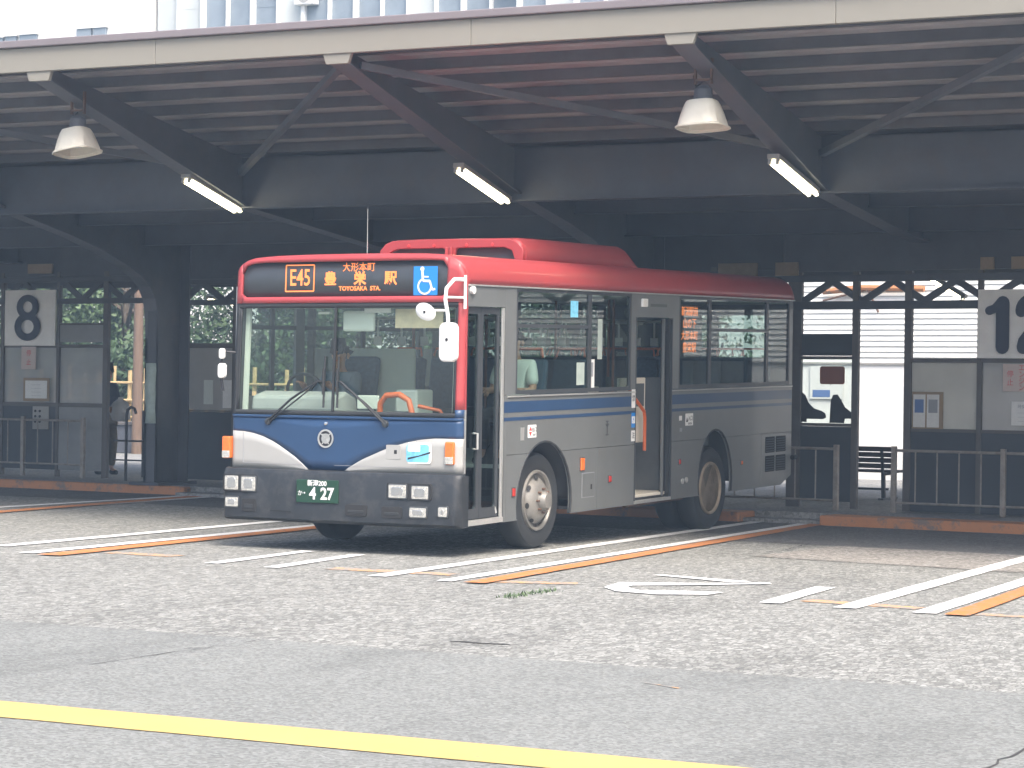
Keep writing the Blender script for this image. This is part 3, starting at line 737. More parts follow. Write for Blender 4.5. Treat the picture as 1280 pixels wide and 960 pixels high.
bd = pplate('button_box', -13.74, -13.43, .83, 1.165, 'pale_board', 'small grey call box with dark buttons on the lower panel below number 8', 'box', DS-.03, .06, .006)
for zz in (1.10, 1.02, .94):
    for ss in (-13.63, -13.54): MB().lathe([(0, .02), (-.008, .02), (-.012, .012)], pf(ss, DS-.091, zz), 'y', 10).build('button', 'ink_black', bd)
hb = 0
for s0, s1, z0, z1, m_, lb in ((-2.15, -1.62, 2.98, 3.14, 'cork_brown', 'small brown board hanging above the rear of the bus roof'), (-1.36, -1.06, 2.98, 3.14, 'cork_brown', 'narrow brown board hanging beside the lattice left end'),
                         (1.30, 1.46, 3.02, 3.16, 'cork_brown', 'tiny brown board above the left edge of number 12'), (1.68, 1.92, 3.02, 3.16, 'cork_brown', 'tiny brown board above the right half of number 12'), (-13.8, -13.32, 3.18, 3.32, 'cork_brown', 'small brown board above the number 8 sign')):
    pplate('hanging_board', s0, s1, z0, z1, m_, lb, 'board', DS-.12, .04, .003)

# pole banner on the column
xs = BX[3]
bn = MB()
for i in range(9):
    z0 = .98 + .105*i; w = .5*sin(i*1.3)*.012
    bn.v += [Vector((xs-.06+w, 27.2+.012*sin(i), z0)), Vector((xs+.12+w, 27.19+.012*cos(i*1.7), z0))]
    if i: bn.f.append((2*i-2, 2*i-1, 2*i+1, 2*i))
tag(bn.build('cloth_banner', 'banner_green', None, 30, 0, .004), 'pale green narrow banner hanging on the dark column at left', 'banner')

# ------------------------------------------------------------------ railings
def railing(label, s0, posts, balusters, send, d, top=.86, low=.24, loc_s=0):
    t = thing('railing', label, 'railing', pf(loc_s, d, .12), PA, 'steel railings along the platform edge')
    MB().tube([(s0-loc_s, 0, top-.12), (send-loc_s, 0, top-.12)], .017).build('top_rail', 'rail_steel', t, 40)
    MB().tube([(s0-loc_s, 0, low-.12), (send-loc_s, 0, low-.12)], .014).build('bottom_rail', 'rail_steel', t, 40)
    for p in posts: rbox('post', (p-loc_s-.03, -.03, 0), (p-loc_s+.03, .03, top-.12+.05), 'rail_steel', t, .006)
    for p in balusters: MB().tube([(p-loc_s, 0, low-.12), (p-loc_s, 0, top-.12)], .010).build('baluster', 'rail_steel', t, 40)
    return t
railing('rusty steel railing in front of the number 12 panels', .42, (.42, 1.77, 3.1, 4.4), [.42+.27*i for i in (1, 2, 3, 4, 6, 7, 8, 9, 11, 12, 13, 14)], 4.4, 1.2, loc_s=2.4)
railing('short steel railing behind the rear corner of the bus', -2.6, (-2.6, -.32), [-.32-.27*i for i in range(1, 8)], -.32, 1.2, loc_s=-1.4)
railing('steel railing in front of the number 8 panels', -16.6, (-16.6, -15.1, -13.63, -12.44), [-12.44-.30*i for i in (1, 2, 3, 5, 6, 7, 8, 10, 11, 12)], -12.44, 1.4, top=.97, low=.32, loc_s=-14.5)
t = thing('grab_rail', 'dark curved grab rail standing beside the person at left', 'railing', pf(-11.5, 1.27, .12), PA)
MB().tube([(0, 0, 0), (0, 0, .95), (.02, 0, 1.03), (.08, 0, 1.07), (.15, 0, 1.05), (.18, 0, .98)], .022).build('pole', 'bench_iron', t, 40)
MB().tube([(-.25, .02, .58), (.45, .02, .58)], .014).build('cross_bar', 'bench_iron', t, 40)
MB().tube([(-.25, .02, .30), (.45, .02, .30)], .012).build('cross_bar', 'bench_iron', t, 40)

# ------------------------------------------------------------------ bench on the concourse
t = thing('bench', 'dark wooden slatted bench seen through the doorway right of the bus', 'bench', (-9.95, 30.45, .12), PA)
for i in range(4): rbox('back_slat', (-1.15, -.02-.012*i, .42+.075*i), (.42, .01-.012*i, .485+.075*i), 'bench_wood', t)
for i in range(4): rbox('seat_slat', (-1.15, .06+.10*i, .36), (.42, .145+.10*i, .395), 'bench_wood', t)
for x in (-1.0, .28):
    MB().bar((x, .02, .36), (x, .04, .02), .05, .05).bar((x, .40, .36), (x, .42, .02), .05, .05).bar((x, 0, .34), (x, .44, .34), .05, .03).bar((x-.02, -.02, .012), (x-.02, .5, .012), .07, .024).bar((x, 0, .36), (x, -.05, .70), .04, .03).build('leg_frame', 'bench_iron', t, 0, .006)
rbox('stretcher', (-1.0, .2, .12), (.28, .23, .15), 'bench_iron', t)

# ------------------------------------------------------------------ white building beyond the concourse
DW = 11.6
wl = thing('white_building', 'white building with lap siding beyond the doorway right of the bus', 'building', pf(0, DW, 0.12), PA)
rbox('wall', (-5.9, 0, 0), (14, .3, 1.93), 'wall_white', wl, 0)
m = MB()
for i in range(46):
    z = 1.945 + .092*i
    m.add([(-5.9, -.012, z), (14, -.012, z), (14, .012, z+.088), (-5.9, .012, z+.088), (-5.9, .05, z), (14, .05, z), (14, .05, z+.088), (-5.9, .05, z+.088)], [(0,1,2,3),(0,4,5,1),(3,2,6,7)])
stuff(m.build('siding', 'siding_white', wl))
rbox('siding_backing', (-5.9, .06, 1.93), (14, .3, 6.3), 'ink_grey', wl, 0)
rbox('ledge', (-5.9, -.03, 1.915), (14, 0, 1.94), 'pale_board', wl, 0)
def wplate(name, s0, s1, z0, z1, m, label, cat): return tag(plate(name, [[(s0, z0), (s1, z0), (s1, z1), (s0, z1)]], frame_mtx(pf(0, DW-.03, 0), PE, (0, 0, 1)), m, None, .02), label, cat)
q = wplate('wall_sign', -5.35, -4.75, 1.45, 2.0, 'paper_white', 'white and blue direction sign on the wall beyond the window', 'sign')
plate('sign_band', [[(-5.30, 1.48), (-4.98, 1.48), (-4.98, 1.60), (-5.30, 1.60)]], frame_mtx(pf(0, DW-.0325, 0), PE, (0, 0, 1)), 'ink_blue', q, .002)
plate('arrow', [[(-4.98, 1.68), (-4.88, 1.76), (-4.98, 1.84)]], frame_mtx(pf(0, DW-.0325, 0), PE, (0, 0, 1)), 'ink_black', q, .002)
t = thing('pipe_bracket', 'rusty red pipe bracket high on the white building behind the lattice', 'pipe', pf(-4.2, DW-.1, 3.0), PA)
MB().tube([(-.9, 0, .25), (-.2, 0, .31), (.9, 0, .28)], .05).build('pipe', 'kerb_paint', t, 40)
MB().tube([(-.1, 0, .28), (.1, 0, -.1)], .02).tube([(-.9, 0, .1), (-.1, 0, .28)], .018).build('stay', 'rust_steel', t, 40)

# ------------------------------------------------------------------ tall building behind the canopy
tb = thing('tall_building', 'white building with a band of tall windows rising behind the canopy', 'building', (-38, 60.5, 0))
def tbx(part, x0, x1, y0, y1, z0, z1, m, par=tb, bev=0): return rbox(part, (x0+38, y0-60.5, z0), (x1+38, y1-60.5, z1), m, par, bev)
tbx('wall', -62, -42.75, 60.2, 66, 0, 24, 'wall_white'); tbx('wall', -42.7, -12, 60.25, 66, 0, 12.0, 'wall_white'); tbx('wall', -42.7, -12, 60.25, 66, 14.3, 24, 'wall_white'); tbx('recess_wall', -42.7, -12, 60.7, 66, 12.0, 14.3, 'ink_grey')
x = -42.62; i = 0
while x < -16:
    w = .80
    f = tbx('window', x, x+w, 60.36, 60.40, 12.02, 14.28, 'window_blind' if i < 2 else ('window_grey' if i % 5 else 'window_blind'))
    if i % 3 == 1: tbx('pane', x+.04, x+w-.04, 60.352, 60.358, 13.0+.1*(i % 2), 14.2, 'window_blind' if i % 2 else 'window_grey', f)
    tbx('mullion', x+w, x+w+(.13 if i % 2 else .07), 60.2, 60.45, 12.0, 14.3, 'white_plastic', tb, .01)
    x += w + (.13 if i % 2 else .07); i += 1
for xx in (-37.15, -30.35):
    ac = tbx('vent_unit', xx-.35, xx+.35, 60.05, 60.34, 12.95, 13.5, 'white_plastic', tb, .02)
    MB().lathe([(-.32, .20), (-.34, .22), (-.35, .05)], (xx+38, .0-.12, 13.22), 'y', 18).build('vent_ring', 'pale_board', ac, 40)
for x0, x1, z1 in ((-45.5, -44.97, 12.68), (-44.87, -44.40, 12.68), (-48.3, -47.9, 12.6), (-47.75, -47.1, 12.62), (-49.0, -48.42, 12.58)):
    f = tbx('window', x0, x1, 60.10, 60.19, 11.6, z1, 'window_grey'); tbx('sill', x0-.05, x1+.05, 60.08, 60.18, 11.52, 11.595, 'white_plastic', f); tbx('lintel', x0-.06, x1+.06, 60.06, 60.18, z1+.002, z1+.06, 'white_plastic', f)

# ------------------------------------------------------------------ planting beyond the concourse at left
def leaf_cloud(n, cx, cy, cz, rx, ry, rz, size, seed, clumps=16):
    R = random.Random(seed); vs, fs = [], []
    C = []
    for _ in range(clumps):
        while True:
            p = Vector((R.uniform(-1, 1), R.uniform(-1, 1), R.uniform(-1, 1)))
            if .35 < p.length < .95: break
        C.append((p, R.uniform(.28, .5)))
    for i in range(n):
        c, r = R.choice(C)
        d = Vector((R.gauss(0, 1), R.gauss(0, 1), R.gauss(0, 1))).normalized()*r*R.uniform(.55, 1.0)
        p = c + d
        o = Vector((cx+p.x*rx, cy+p.y*ry, cz+p.z*rz))
        nrm = (d + Vector((R.gauss(0, .5), R.gauss(0, .5), R.gauss(.3, .5)))).normalized()
        a = nrm.orthogonal().normalized(); a = Matrix.Rotation(R.uniform(0, 6.28), 3, nrm) @ a; b = nrm.cross(a)
        s = size*R.uniform(.6, 1.3); k = len(vs)
        vs += [o-a*s, o+b*s*.45, o+a*s, o-b*s*.45]; fs.append((k, k+1, k+2, k+3))
    return vs, fs
def tree(x, y, h, r, seed, label, leaf):
    t = thing('tree', label, 'tree', (x, y, 0), 0, 'trees beyond the concourse')
    R = random.Random(seed); m = MB()
    m.tube([(0, 0, 0), (R.uniform(-.1, .1), R.uniform(-.1, .1), h*.3), (R.uniform(-.25, .25), R.uniform(-.2, .2), h*.6), (R.uniform(-.3, .3), 0, h*.9)], [.16, .13, .09, .03], 8)
    for k in range(7):
        a = R.uniform(0, 6.28); z = h*R.uniform(.25, .7)
        m.tube([(0, 0, z), (cos(a)*r*.4, sin(a)*r*.4, z+h*.08), (cos(a)*r*.8, sin(a)*r*.8, z+h*.2)], [.06, .04, .015], 6)
    m.build('trunk', 'bark', t, 40)
    v, f = leaf_cloud(15000, 0, 0, h*.58, r, r, h*.46, .085, seed, 30)
    mesh_obj('crown', v, f, leaf, t)
    return t
for x, y, h, r, sd, lb, lf in ((-42.5, 49.5, 6.5, 2.5, 1, 'bright green tree at the far left edge behind number 8', 'leaf_light'), (-38.6, 50.5, 6.8, 2.5, 2, 'dark leafy tree behind the number 8 screen', 'leaf_dark'),
                        (-35.4, 49.0, 6.2, 2.3, 3, 'leafy tree behind the bamboo fence and brown pole', 'leaf_light'), (-32.0, 50.2, 6.6, 2.4, 4, 'dark tree seen above the pale notice board', 'leaf_dark'), (-28.6, 48.8, 6.0, 2.3, 5, 'tree hidden mostly behind the bus front', 'leaf_light'),
                        (-25.0, 49.5, 6.3, 2.5, 6, 'dark tree seen through the front side window of the bus', 'leaf_dark'), (-21.4, 48.5, 6.4, 2.5, 7, 'tree seen through the rear side windows of the bus', 'leaf_dark')):
    tree(x, y, h, r, sd, lb, lf)
lowv, lowf = leaf_cloud(9000, -34, 47.5, 1.3, 9.0, 1.0, 1.25, .13, 9, 60)
h = stuff(tag(mesh_obj('hedge', lowv, lowf, 'leaf_dark'), 'dark green hedge behind the bamboo fence', 'hedge'))
t = thing('bamboo_fence', 'low lattice fence of tan bamboo poles in front of the trees', 'fence', (-33, 44.3, 0))
xs_ = -9.0; i = 0
while xs_ < 8:
    MB().tube([(xs_, 0, .30), (xs_+.02, 0, 1.86+.05*((i*7) % 3))], .035 if i % 2 else .05, 7).build('bamboo_pole', 'bamboo', t, 40); xs_ += .42; i += 1
for z in (.80, 1.18, 1.58): MB().tube([(-9.2, -.06, z), (8.2, -.06, z)], .03, 7).build('bamboo_rail', 'bamboo', t, 40)
t = thing('planter_wall', 'low dark wall at the foot of the bamboo fence', 'wall', (-33, 43.6, 0)); rbox('wall', (-10, -.2, 0), (9, .2, .62), 'beam_dark', t, .02); rbox('coping', (-10, -.24, .622), (9, .24, .70), 'screen_frame', t, .02)
m = MB().tube([(-30.9, 43.2, 0), (-30.9, 43.2, 7)], [.12, .09], 12)
tag(m.build('utility_pole', 'pole_timber', None, 40), 'brown timber pole standing by the bamboo fence', 'pole')
# small tuft of weeds in the asphalt
R = random.Random(3); vs, fs = [], []
for i in range(170):
    x = -7.65 + R.gauss(0, .04); y = R.uniform(15.2, 16.1); a = R.uniform(0, 6.28); hh = R.uniform(.01, .035); w = .006; k = len(vs)
    dx, dy = cos(a), sin(a)
    vs += [(x-dy*w, y+dx*w, 0), (x+dy*w, y-dx*w, 0), (x+dx*hh*.8, y+dy*hh*.8, hh)]; fs.append((k, k+1, k+2))
stuff(tag(mesh_obj('weeds', vs, fs, 'leaf_light'), 'thin strip of green weeds growing in an asphalt crack', 'weeds'))

# ------------------------------------------------------------------ the bus (local: x 0 = its near side, -W far side; y back; z up)
W, LEN, RAKE = 2.49, 7.97, 0.0232
bus = thing('bus', 'red, blue and grey city bus with open middle door standing in the bay', 'bus', (-9.8016, 18.5877, 0), -0.0313)
def fy(u, z):
    """front surface: slight bow, rounded corners, raked screen"""
    t = abs(u + W/2); r = .07; core = W/2 - r
    if t <= core: y = -.035*(1-(t/core)**2)
    else:
        dt = min(t-core, r); y = r - sqrt(max(0, r*r-dt*dt))
    return y + .04*max(0, z-1.28)
def usamp(u0, u1, n=28):
    e = [-W+.07*(1-cos(radians(a))) if False else -W + .07*(1-sin(radians(90-a))) for a in (0, 18, 36, 54, 72, 90)]
    f = [-W-x for x in e]
    us = sorted(set([round(u0, 4), round(u1, 4)] + [round(u0+(u1-u0)*i/n, 4) for i in range(n+1)] + [round(q, 4) for q in e+f if u0 < q < u1]))
    return us
def front_strip(name, u0, u1, zlo, zhi, m, nz=3, off=0.0, parent=bus, solid=.02, n=28, smooth=40, bev=0):
    us = usamp(u0, u1, n); vs, fs = [], []
    lo = zlo if callable(zlo) else (lambda u: zlo); hi = zhi if callable(zhi) else (lambda u: zhi)
    us = [u for u in us if hi(u)-lo(u) > 1e-4]
    for i, u in enumerate(us):
        for j in range(nz+1):
            z = lo(u) + (hi(u)-lo(u))*j/nz
            vs.append((u, fy(u, z)+off, z))
    k = nz+1
    for i in range(len(us)-1):
        for j in range(nz): fs.append((i*k+j, (i+1)*k+j, (i+1)*k+j+1, i*k+j+1))
    return mesh_obj(name, vs, fs, m, parent, smooth, bev, solid)
def lerp(tab, x):
    for (a, b), (c, d) in zip(tab, tab[1:]):
        if a <= x <= c: return b + (d-b)*(x-a)/(c-a)
    return tab[0][1] if x < tab[0][0] else tab[-1][1]
ROOF = [(0, 2.772), (.4, 2.771), (.8, 2.764), (1.03, 2.750), (1.12, 2.728), (1.18, 2.695), (1.218, 2.652), (1.238, 2.60), (1.245, 2.54), (1.2451, 2.48)]
def ztop(u): return lerp(ROOF, abs(u+W/2))
# --- lower front: blue shield between two white fields
WL = [(-2.49, 1.131), (-2.33, 1.126), (-2.22, 1.112), (-2.105, 1.084), (-2.0, 1.045), (-1.906, .999), (-1.745, .907), (-1.638, .83), (-1.585, .785)]
WR = [(-1.195, .785), (-1.159, .812), (-1.006, .896), (-.795, .982), (-.67, 1.025), (-.543, 1.06), (-.40, 1.088), (-.252, 1.102), (0, 1.10)]
def wfield(u): return lerp(WL, u) if u < -1.585 else (lerp(WR, u) if u > -1.195 else .785)
front_strip('white_panel', -2.49, -1.59, .785, lambda u: lerp(WL, u), 'bus_white', 4)
front_strip('white_panel', -1.19, 0, .785, lambda u: lerp(WR, u), 'bus_white', 4)
front_strip('blue_panel', -2.49, 0, lambda u: wfield(u)+.0005, 1.262, 'bus_blue', 5, n=60)
front_strip('wiper_ledge', -2.49, 0, 1.262, 1.285, 'bus_blue', 1, -.012, bev=.004)
# --- bumper
def bumper_strip(name, z0, z1, off, m, grow):
    us = usamp(-W, 0, 30); vs, fs = [], []
    ring = [(z0, .03), (z0+.03, 0), (z1-.05, 0), (z1-.012, .02), (z1, .05)]
    for u in us:
        x = -W/2 + (u+W/2)*grow
        for z, o in ring: vs.append((x, fy(u, .5)+off+o, z))
    k = len(ring)
    for i in range(len(us)-1):
        for j in range(k-1): fs.append((i*k+j, (i+1)*k+j, (i+1)*k+j+1, i*k+j+1))
    return mesh_obj(name, vs, fs, m, bus, 40, 0, .03)
bumper = bumper_strip('bumper', .305, .790, -.075, 'bumper_grey', 1.028)
for sgn, x in ((1, .036), (-1, -W-.036)):
    MB().prism([(-.02, .31), (.10, .31), (.10, .77), (-.02, .77)], lambda a, b, d: (x - sgn*d, a, b), .03).build('bumper_return', 'bumper_grey', bus, 0, .006)
def fslab(name, u0, u1, z0, z1, proud, thick, m, parent=bus, r=.0, base=-.075, n=4):
    """rounded slab lying on the front, its outer face `proud` in front of the skin"""
    uc = (u0+u1)/2; y0 = fy(uc, (z0+z1)/2 if z0 > 1.28 else .5)+base-proud
    pl = rr(u0, u1, z0, z1, r, n) if r else [(u0, z0), (u1, z0), (u1, z1), (u0, z1)]
    return MB().prism(pl, lambda a, b, d: (a, y0+d, b), thick).build(name, m, parent, 35 if r else 0, .003)
def lamp(u0, u1, z0, z1, name='headlight'):
    h = fslab(name, u0, u1, z0, z1, .020, .05, 'lamp_lens', bus, .012)
    fslab('lamp_rim', u0-.012, u1+.012, z0-.012, z1+.012, .015, .03, 'dark_frame', h, .018)
    fslab('reflector', u0+.03, u1-.03, z0+.02, z1-.02, .0235, .004, 'chrome', h, .015)
for u0, u1, z0, z1 in ((-2.50, -2.10, .565, .728), (-.70, -.235, .548, .700)): fslab('lamp_recess', u0, u1, z0, z1, .010, .03, 'underbody', bus, .025)
lamp(-2.475, -2.325, .582, .712); lamp(-2.28, -2.125, .578, .706)
lamp(-.67, -.49, .566, .682); lamp(-.435, -.265, .562, .676)
lamp(-2.465, -2.325, .425, .51, 'fog_lamp'); lamp(-.455, -.285, .398, .482, 'fog_lamp')
lamp(-.165, -.075, .41, .495, 'corner_lamp')
for u0, u1, z0, z1 in ((-2.28, -2.12, .385, .505), (-1.13, -.90, .385, .49), (-.75, -.535, .378, .484)):
    o = fslab('air_intake', u0, u1, z0, z1, .009, .03, 'underbody', bus, .02); fslab('intake_slot', u0+.03, u1-.03, z0+.03, z1-.05, .012, .01, 'rubber', o, .01)
MB().lathe([(0, .016), (-.01, .02), (-.014, .012)], (-.665, -.09, .405), 'y', 10).build('tow_eye', 'chrome', bus, 40)
plate_ = fslab('number_plate', -1.655, -1.20, .492, .702, .014, .012, 'plate_green', bus, .008)
def ftext(name, body, size, u, z, m, parent=bus, proud=.02, base=-.075, sx=1.0, bold=0.0, ext=.001):
    y = fy(u, z if z > 1.28 else .5)+base-proud
    zq = max(z, 1.3); tg = (fy(u+.08, zq)-fy(u-.08, zq))/.16
    return text(name, body, size, frame_mtx((u, y, z), (1, tg, 0), (0, 0, 1)), m, parent, ext, sx, bold)
PLY = .0165
py_ = fy((-1.655-1.20)/2, .5)-.075-.0155
def ptext(name, body, size, u, z, sx=1.0, bold=0.0): return text(name, body, size, frame_mtx((u, py_, z), (1, 0, 0), (0, 0, 1)), 'sticker_white', plate_, .0008, sx, bold)
ptext('plate_region', '新潟200', .060, -1.43, .668, 1.0, .001)
ptext('plate_kana', 'か', .055, -1.612, .575)
ptext('plate_dot', '・', .07, -1.565, .575); ptext('plate_number', '4', .15, -1.475, .572, .95, .004); ptext('plate_number', '27', .15, -1.32, .572, .95, .004)
MB().box((-1.95, -.113, .40), (-1.72, -.108, .408)).build('tow_cover_seam', 'underbody', bus)
# --- emblem, sticker, turn signals, small hatch
YF = lambda u: fy(u, 1.0)
em = MB().lathe([(-.004, .085), (-.012, .085), (-.012, .070), (-.006, .069)], (-1.397, YF(-1.397), 1.077), 'y', 28).build('emblem', 'aluminium', bus, 40)
MB().lathe([(-.003, 0), (-.0075, .070), (-.003, .071)], (-1.397, YF(-1.397), 1.077), 'y', 28).build('emblem_disc', 'ink_black', em, 0)
me_ = MB()
for a, b in (((-.052, .045), (0, .0)), ((.052, .045), (0, .0)), ((0, .01), (-.035, -.05)), ((0, .01), (.035, -.05))):
    me_.bar((-1.397+a[0], YF(-1.397)-.011, 1.077+a[1]), (-1.397+b[0], YF(-1.397)-.011, 1.077+b[1]), .009, .004, (0, 1, 0))
me_.bar((-1.43, YF(-1.397)-.0125, 1.115), (-1.364, YF(-1.397)-.0125, 1.115), .010, .004, (0, 1, 0))
me_.build('emblem_figure', 'aluminium', em)
MB().lathe([(0, .02), (-.012, .016), (-.016, 0)], (-1.397, fy(-1.397, 1.2), 1.215), 'y', 12).build('washer_nozzle', 'chrome', bus, 40)
st = fslab('route_sticker', -.565, -.285, .872, 1.062, .004, .004, 'sticker_white', bus, .03, base=0)
fslab('sticker_sky', -.545, -.31, .885, 1.045, .0055, .001, 'sticker_sky', st, .025, base=0)
MB().prism([(-.53, .905), (-.30, .965), (-.29, .985), (-.42, .945), (-.53, .925)], lambda a, b, d: (a, YF(-.42)-.0068+d, b), .001).build('sticker_wing', 'ink_black', st)
fslab('sticker_bus', -.53, -.40, .98, 1.04, .0064, .001, 'sticker_white', st, .01, base=0); fslab('sticker_ground', -.36, -.30, .882, .915, .0064, .001, 'sticker_yellow', st, .008, base=0); fslab('sticker_pilot', -.385, -.345, .92, .96, .0074, .001, 'sticker_yellow', st, .012, base=0)
ht = fslab('hatch', -.755, -.60, .905, 1.035, .003, .004, 'bus_white', bus, .006, base=0); fslab('hatch_lock', -.67, -.64, .955, .99, .006, .004, 'underbody', ht, base=0)
for u, w in ((-2.512, 1), (-.098, 1)):
    ts = MB().box((u-.048, fy(-.09, 1.0)-.03, .87), (u+.042, fy(-.09, 1.0)+.08, 1.075)).build('turn_signal', 'amber_lens', bus, 0, .012)
    MB().box((u-.045, fy(-.09, 1.0)-.034, .875), (u+.039, fy(-.09, 1.0)-.01, .94)).build('parking_lens', 'lamp_lens', ts, 0, .006)
def fseam(pts, w=.004):
    m = MB()
    for (a, b), (c, d) in zip(pts, pts[1:]): m.bar((a, YF(a)-.0015, b), (c, YF(c)-.0015, d), w, .003, (0, 0, 1) if abs(b-d) < 1e-4 else (0, 1, 0))
    return m.build('panel_seam', 'ink_grey', bus)
fseam([(-2.33, 1.12), (-2.33, .835), (-2.0, .835), (-1.66, .835)]); fseam([(-1.30, .835), (-.80, .835), (-.44, .835), (-.44, 1.085)])
# --- windscreen and its surround
front_strip('screen_surround', -2.43, -.06, 1.286, 1.33, 'rubber', 1, 0)
front_strip('screen_surround', -2.43, -.06, 2.275, 2.322, 'rubber', 1, 0)
front_strip('screen_pillar', -2.49, -2.425, 1.286, 2.322, 'rubber', 10, 0, n=4)
front_strip('screen_pillar', -.062, 0, 1.36, 2.322, 'bus_red', 10, -.001, n=4); front_strip('pillar_base', -.062, 0, 1.286, 1.36, 'bus_blue', 1, -.001, n=4)
front_strip('screen_edge', -.09, -.062, 1.33, 2.275, 'rubber', 8, .002, n=3); front_strip('screen_edge', -2.425, -2.40, 1.33, 2.275, 'rubber', 8, .002, n=3)
front_strip('windscreen', -2.42, -.07, 1.325, 2.28, 'windscreen_glass', 8, .012, solid=0, n=24)
m = MB()
for i in range(6):
    z0, z1 = 1.33+.158*i, 1.33+.158*(i+1); u = -1.33
    m.bar((u, fy(u, z0)-.002, z0), (u, fy(u, z1)-.002, z1), .022, .02, (0, 1, 0))
m.build('screen_divider', 'rubber', bus)
# --- red mask round the destination board
HU0, HU1, HZ0, HZ1, HR = -2.405, -.18, 2.378, 2.702, .055
def htop(u):
    t = ztop(u)-.055; z = min(HZ1, t)
    for c in (HU0, HU1):
        d = HR-abs(u-c)
        if d > 0: z -= HR-sqrt(max(0, HR*HR-d*d))
    return z
def hbot(u):
    z = HZ0
    for c in (HU0, HU1):
        d = HR-abs(u-c)
        if d > 0: z += HR*.6-sqrt(max(0, HR*HR-d*d))*.6
    return z
fr_top = lambda u: ztop(u)-.022
front_strip('red_mask', HU0, HU1, 2.322, hbot, 'bus_red', 2, -.006, solid=.03, n=50); front_strip('red_mask', HU0, HU1, htop, fr_top, 'bus_red', 2, -.006, solid=.03, n=50)
front_strip('red_mask', -W, HU0, 2.322, fr_top, 'bus_red', 4, -.006, solid=.03, n=4); front_strip('red_mask', HU1, 0, 2.322, fr_top, 'bus_red', 4, -.006, solid=.03, n=8)
board = front_strip('destination_board', HU0-.02, HU1+.02, 2.36, lambda u: min(2.70, ztop(u)-.03), 'led_board', 2, .022)
bd_t = dict(base=0.0, proud=-.0195)
fx = MB()
for a, b in (((-1.915, 2.672), (-1.60, 2.672)), ((-1.60, 2.672), (-1.60, 2.43)), ((-1.60, 2.43), (-1.915, 2.43)), ((-1.915, 2.43), (-1.915, 2.672))):
    fx.bar((a[0], fy(a[0], a[1])+.0185, a[1]), (b[0], fy(b[0], b[1])+.0185, b[1]), .011, .002, (0, 1, 0))
fx.build('route_box', 'led_orange', board)
ftext('route_number', 'E45', .215, -1.757, 2.55, 'led_orange', board, sx=.74, bold=.002, **bd_t)
ftext('destination_via', '大形本町', .088, -1.115, 2.642, 'led_orange', board, **bd_t)
for ch, u in (('豊', -1.42), ('栄', -1.10), ('駅', -.775)): ftext('destination_name', ch, .132, u, 2.535, 'led_orange', board, bold=.0035, **bd_t)
ftext('destination_roman', 'TOYOSAKA  STA.', .056, -1.10, 2.450, 'led_orange', board, sx=1.02, bold=.0012, **bd_t)
wy = fy(-.533, 2.51)+.012
wcs = MB().box((-.533, wy, 2.385), (-.283, wy+.003, 2.645)).build('access_sign', 'sticker_blue', board)
wm = MB(); c0 = Vector((-.415, wy-.001, 2.47))
arc = [(c0.x+.068*cos(radians(a)), wy-.0015, c0.z-.005+.068*sin(radians(a))) for a in range(110, 371, 20)]
def ribbon(m, pts, w):
    for p, q in zip(pts, pts[1:]): m.bar(p, q, w, .0022, (0, 1, 0))
ribbon(wm, arc, .016)
ribbon(wm, [(-.440, wy-.0015, 2.60), (-.434, wy-.0015, 2.515), (-.36, wy-.0015, 2.512)], .022); ribbon(wm, [(-.437, wy-.0026, 2.552), (-.375, wy-.0026, 2.550)], .014)
ribbon(wm, [(-.362, wy-.0026, 2.512), (-.335, wy-.0026, 2.432), (-.305, wy-.0026, 2.442)], .018)
wm.lathe([(0, .001), (-.002, .020), (0, .021)], (-.442, wy, 2.622), 'y', 14)
wm.build('access_symbol', 'sticker_white', wcs)
# --- roof
us = [-W/2-t for t, z in ROOF[::-1]] + [-W/2+t for t, z in ROOF[1:]]; zs = [z for t, z in ROOF[::-1]] + [z for t, z in ROOF[1:]]
vs, fs = [], []; ys = [None, .02, .07, 1.0, 2, 3, 4, 5, 6, 7, LEN-.12, LEN-.04, LEN]
n = len(us)
for i, yy in enumerate(ys):
    for u, z in zip(us, zs):
        b = fy(u, max(z, 1.3)); dz = (0.022, .006, 0)[i] if i < 3 else (0, .02, .07)[i-(len(ys)-3)] if i >= len(ys)-3 else 0
        y_ = (b-.006 if i == 0 else b+yy) if i < 3 else yy
        vs.append((u, y_, z if z < 2.49 else z-dz))
for i in range(len(ys)-1):
    for j in range(n-1): fs.append((i*n+j, i*n+j+1, (i+1)*n+j+1, (i+1)*n+j))
mesh_obj('roof', vs, fs, 'bus_red', bus, 40, 0, 0.012)
m = MB().box((-.012, .10, 2.468), (.014, LEN-.01, 2.482)); m.build('drip_rail', 'aluminium', bus, 0, .003)
# --- roof air conditioner with two front intakes
ac = MB(); A = dict(v0=1.93, v1=4.60, u0=-2.05, u1=-.44, zb=2.735, zt=2.99)
ringsAC = [(A['v0']+.02, .0, 0.225), (A['v0']+.13, .03, .25), (A['v0']+.5, .04, .255), (A['v1']-.30, .04, .25), (A['v1']-.17, .06, .225), (A['v1'], .02, .03)]
vs, fs = [], []
for v, ins, hgt in ringsAC:
    for f, hz in ((0, 0), (.0, .62), (.05, .90), (.11, 1.0), (.5, 1.03)):
        vs.append((A['u0']+ins*hz+f*.8*1.61/1.61, v, A['zb']+hgt*hz))
    for f, hz in ((.11, 1.0), (.05, .90), (0, .62), (0, 0)):
        vs.append((A['u1']-ins*hz-f*.8, v, A['zb']+hgt*hz))
k = 9
for i in range(len(ringsAC)-1):
    for j in range(k-1): fs.append((i*k+j, i*k+j+1, (i+1)*k+j+1, (i+1)*k+j))
fs.append(tuple(range((len(ringsAC)-1)*k, len(ringsAC)*k)))
acu = mesh_obj('air_conditioner', vs, fs, 'bus_red', bus, 30, 0, .02)
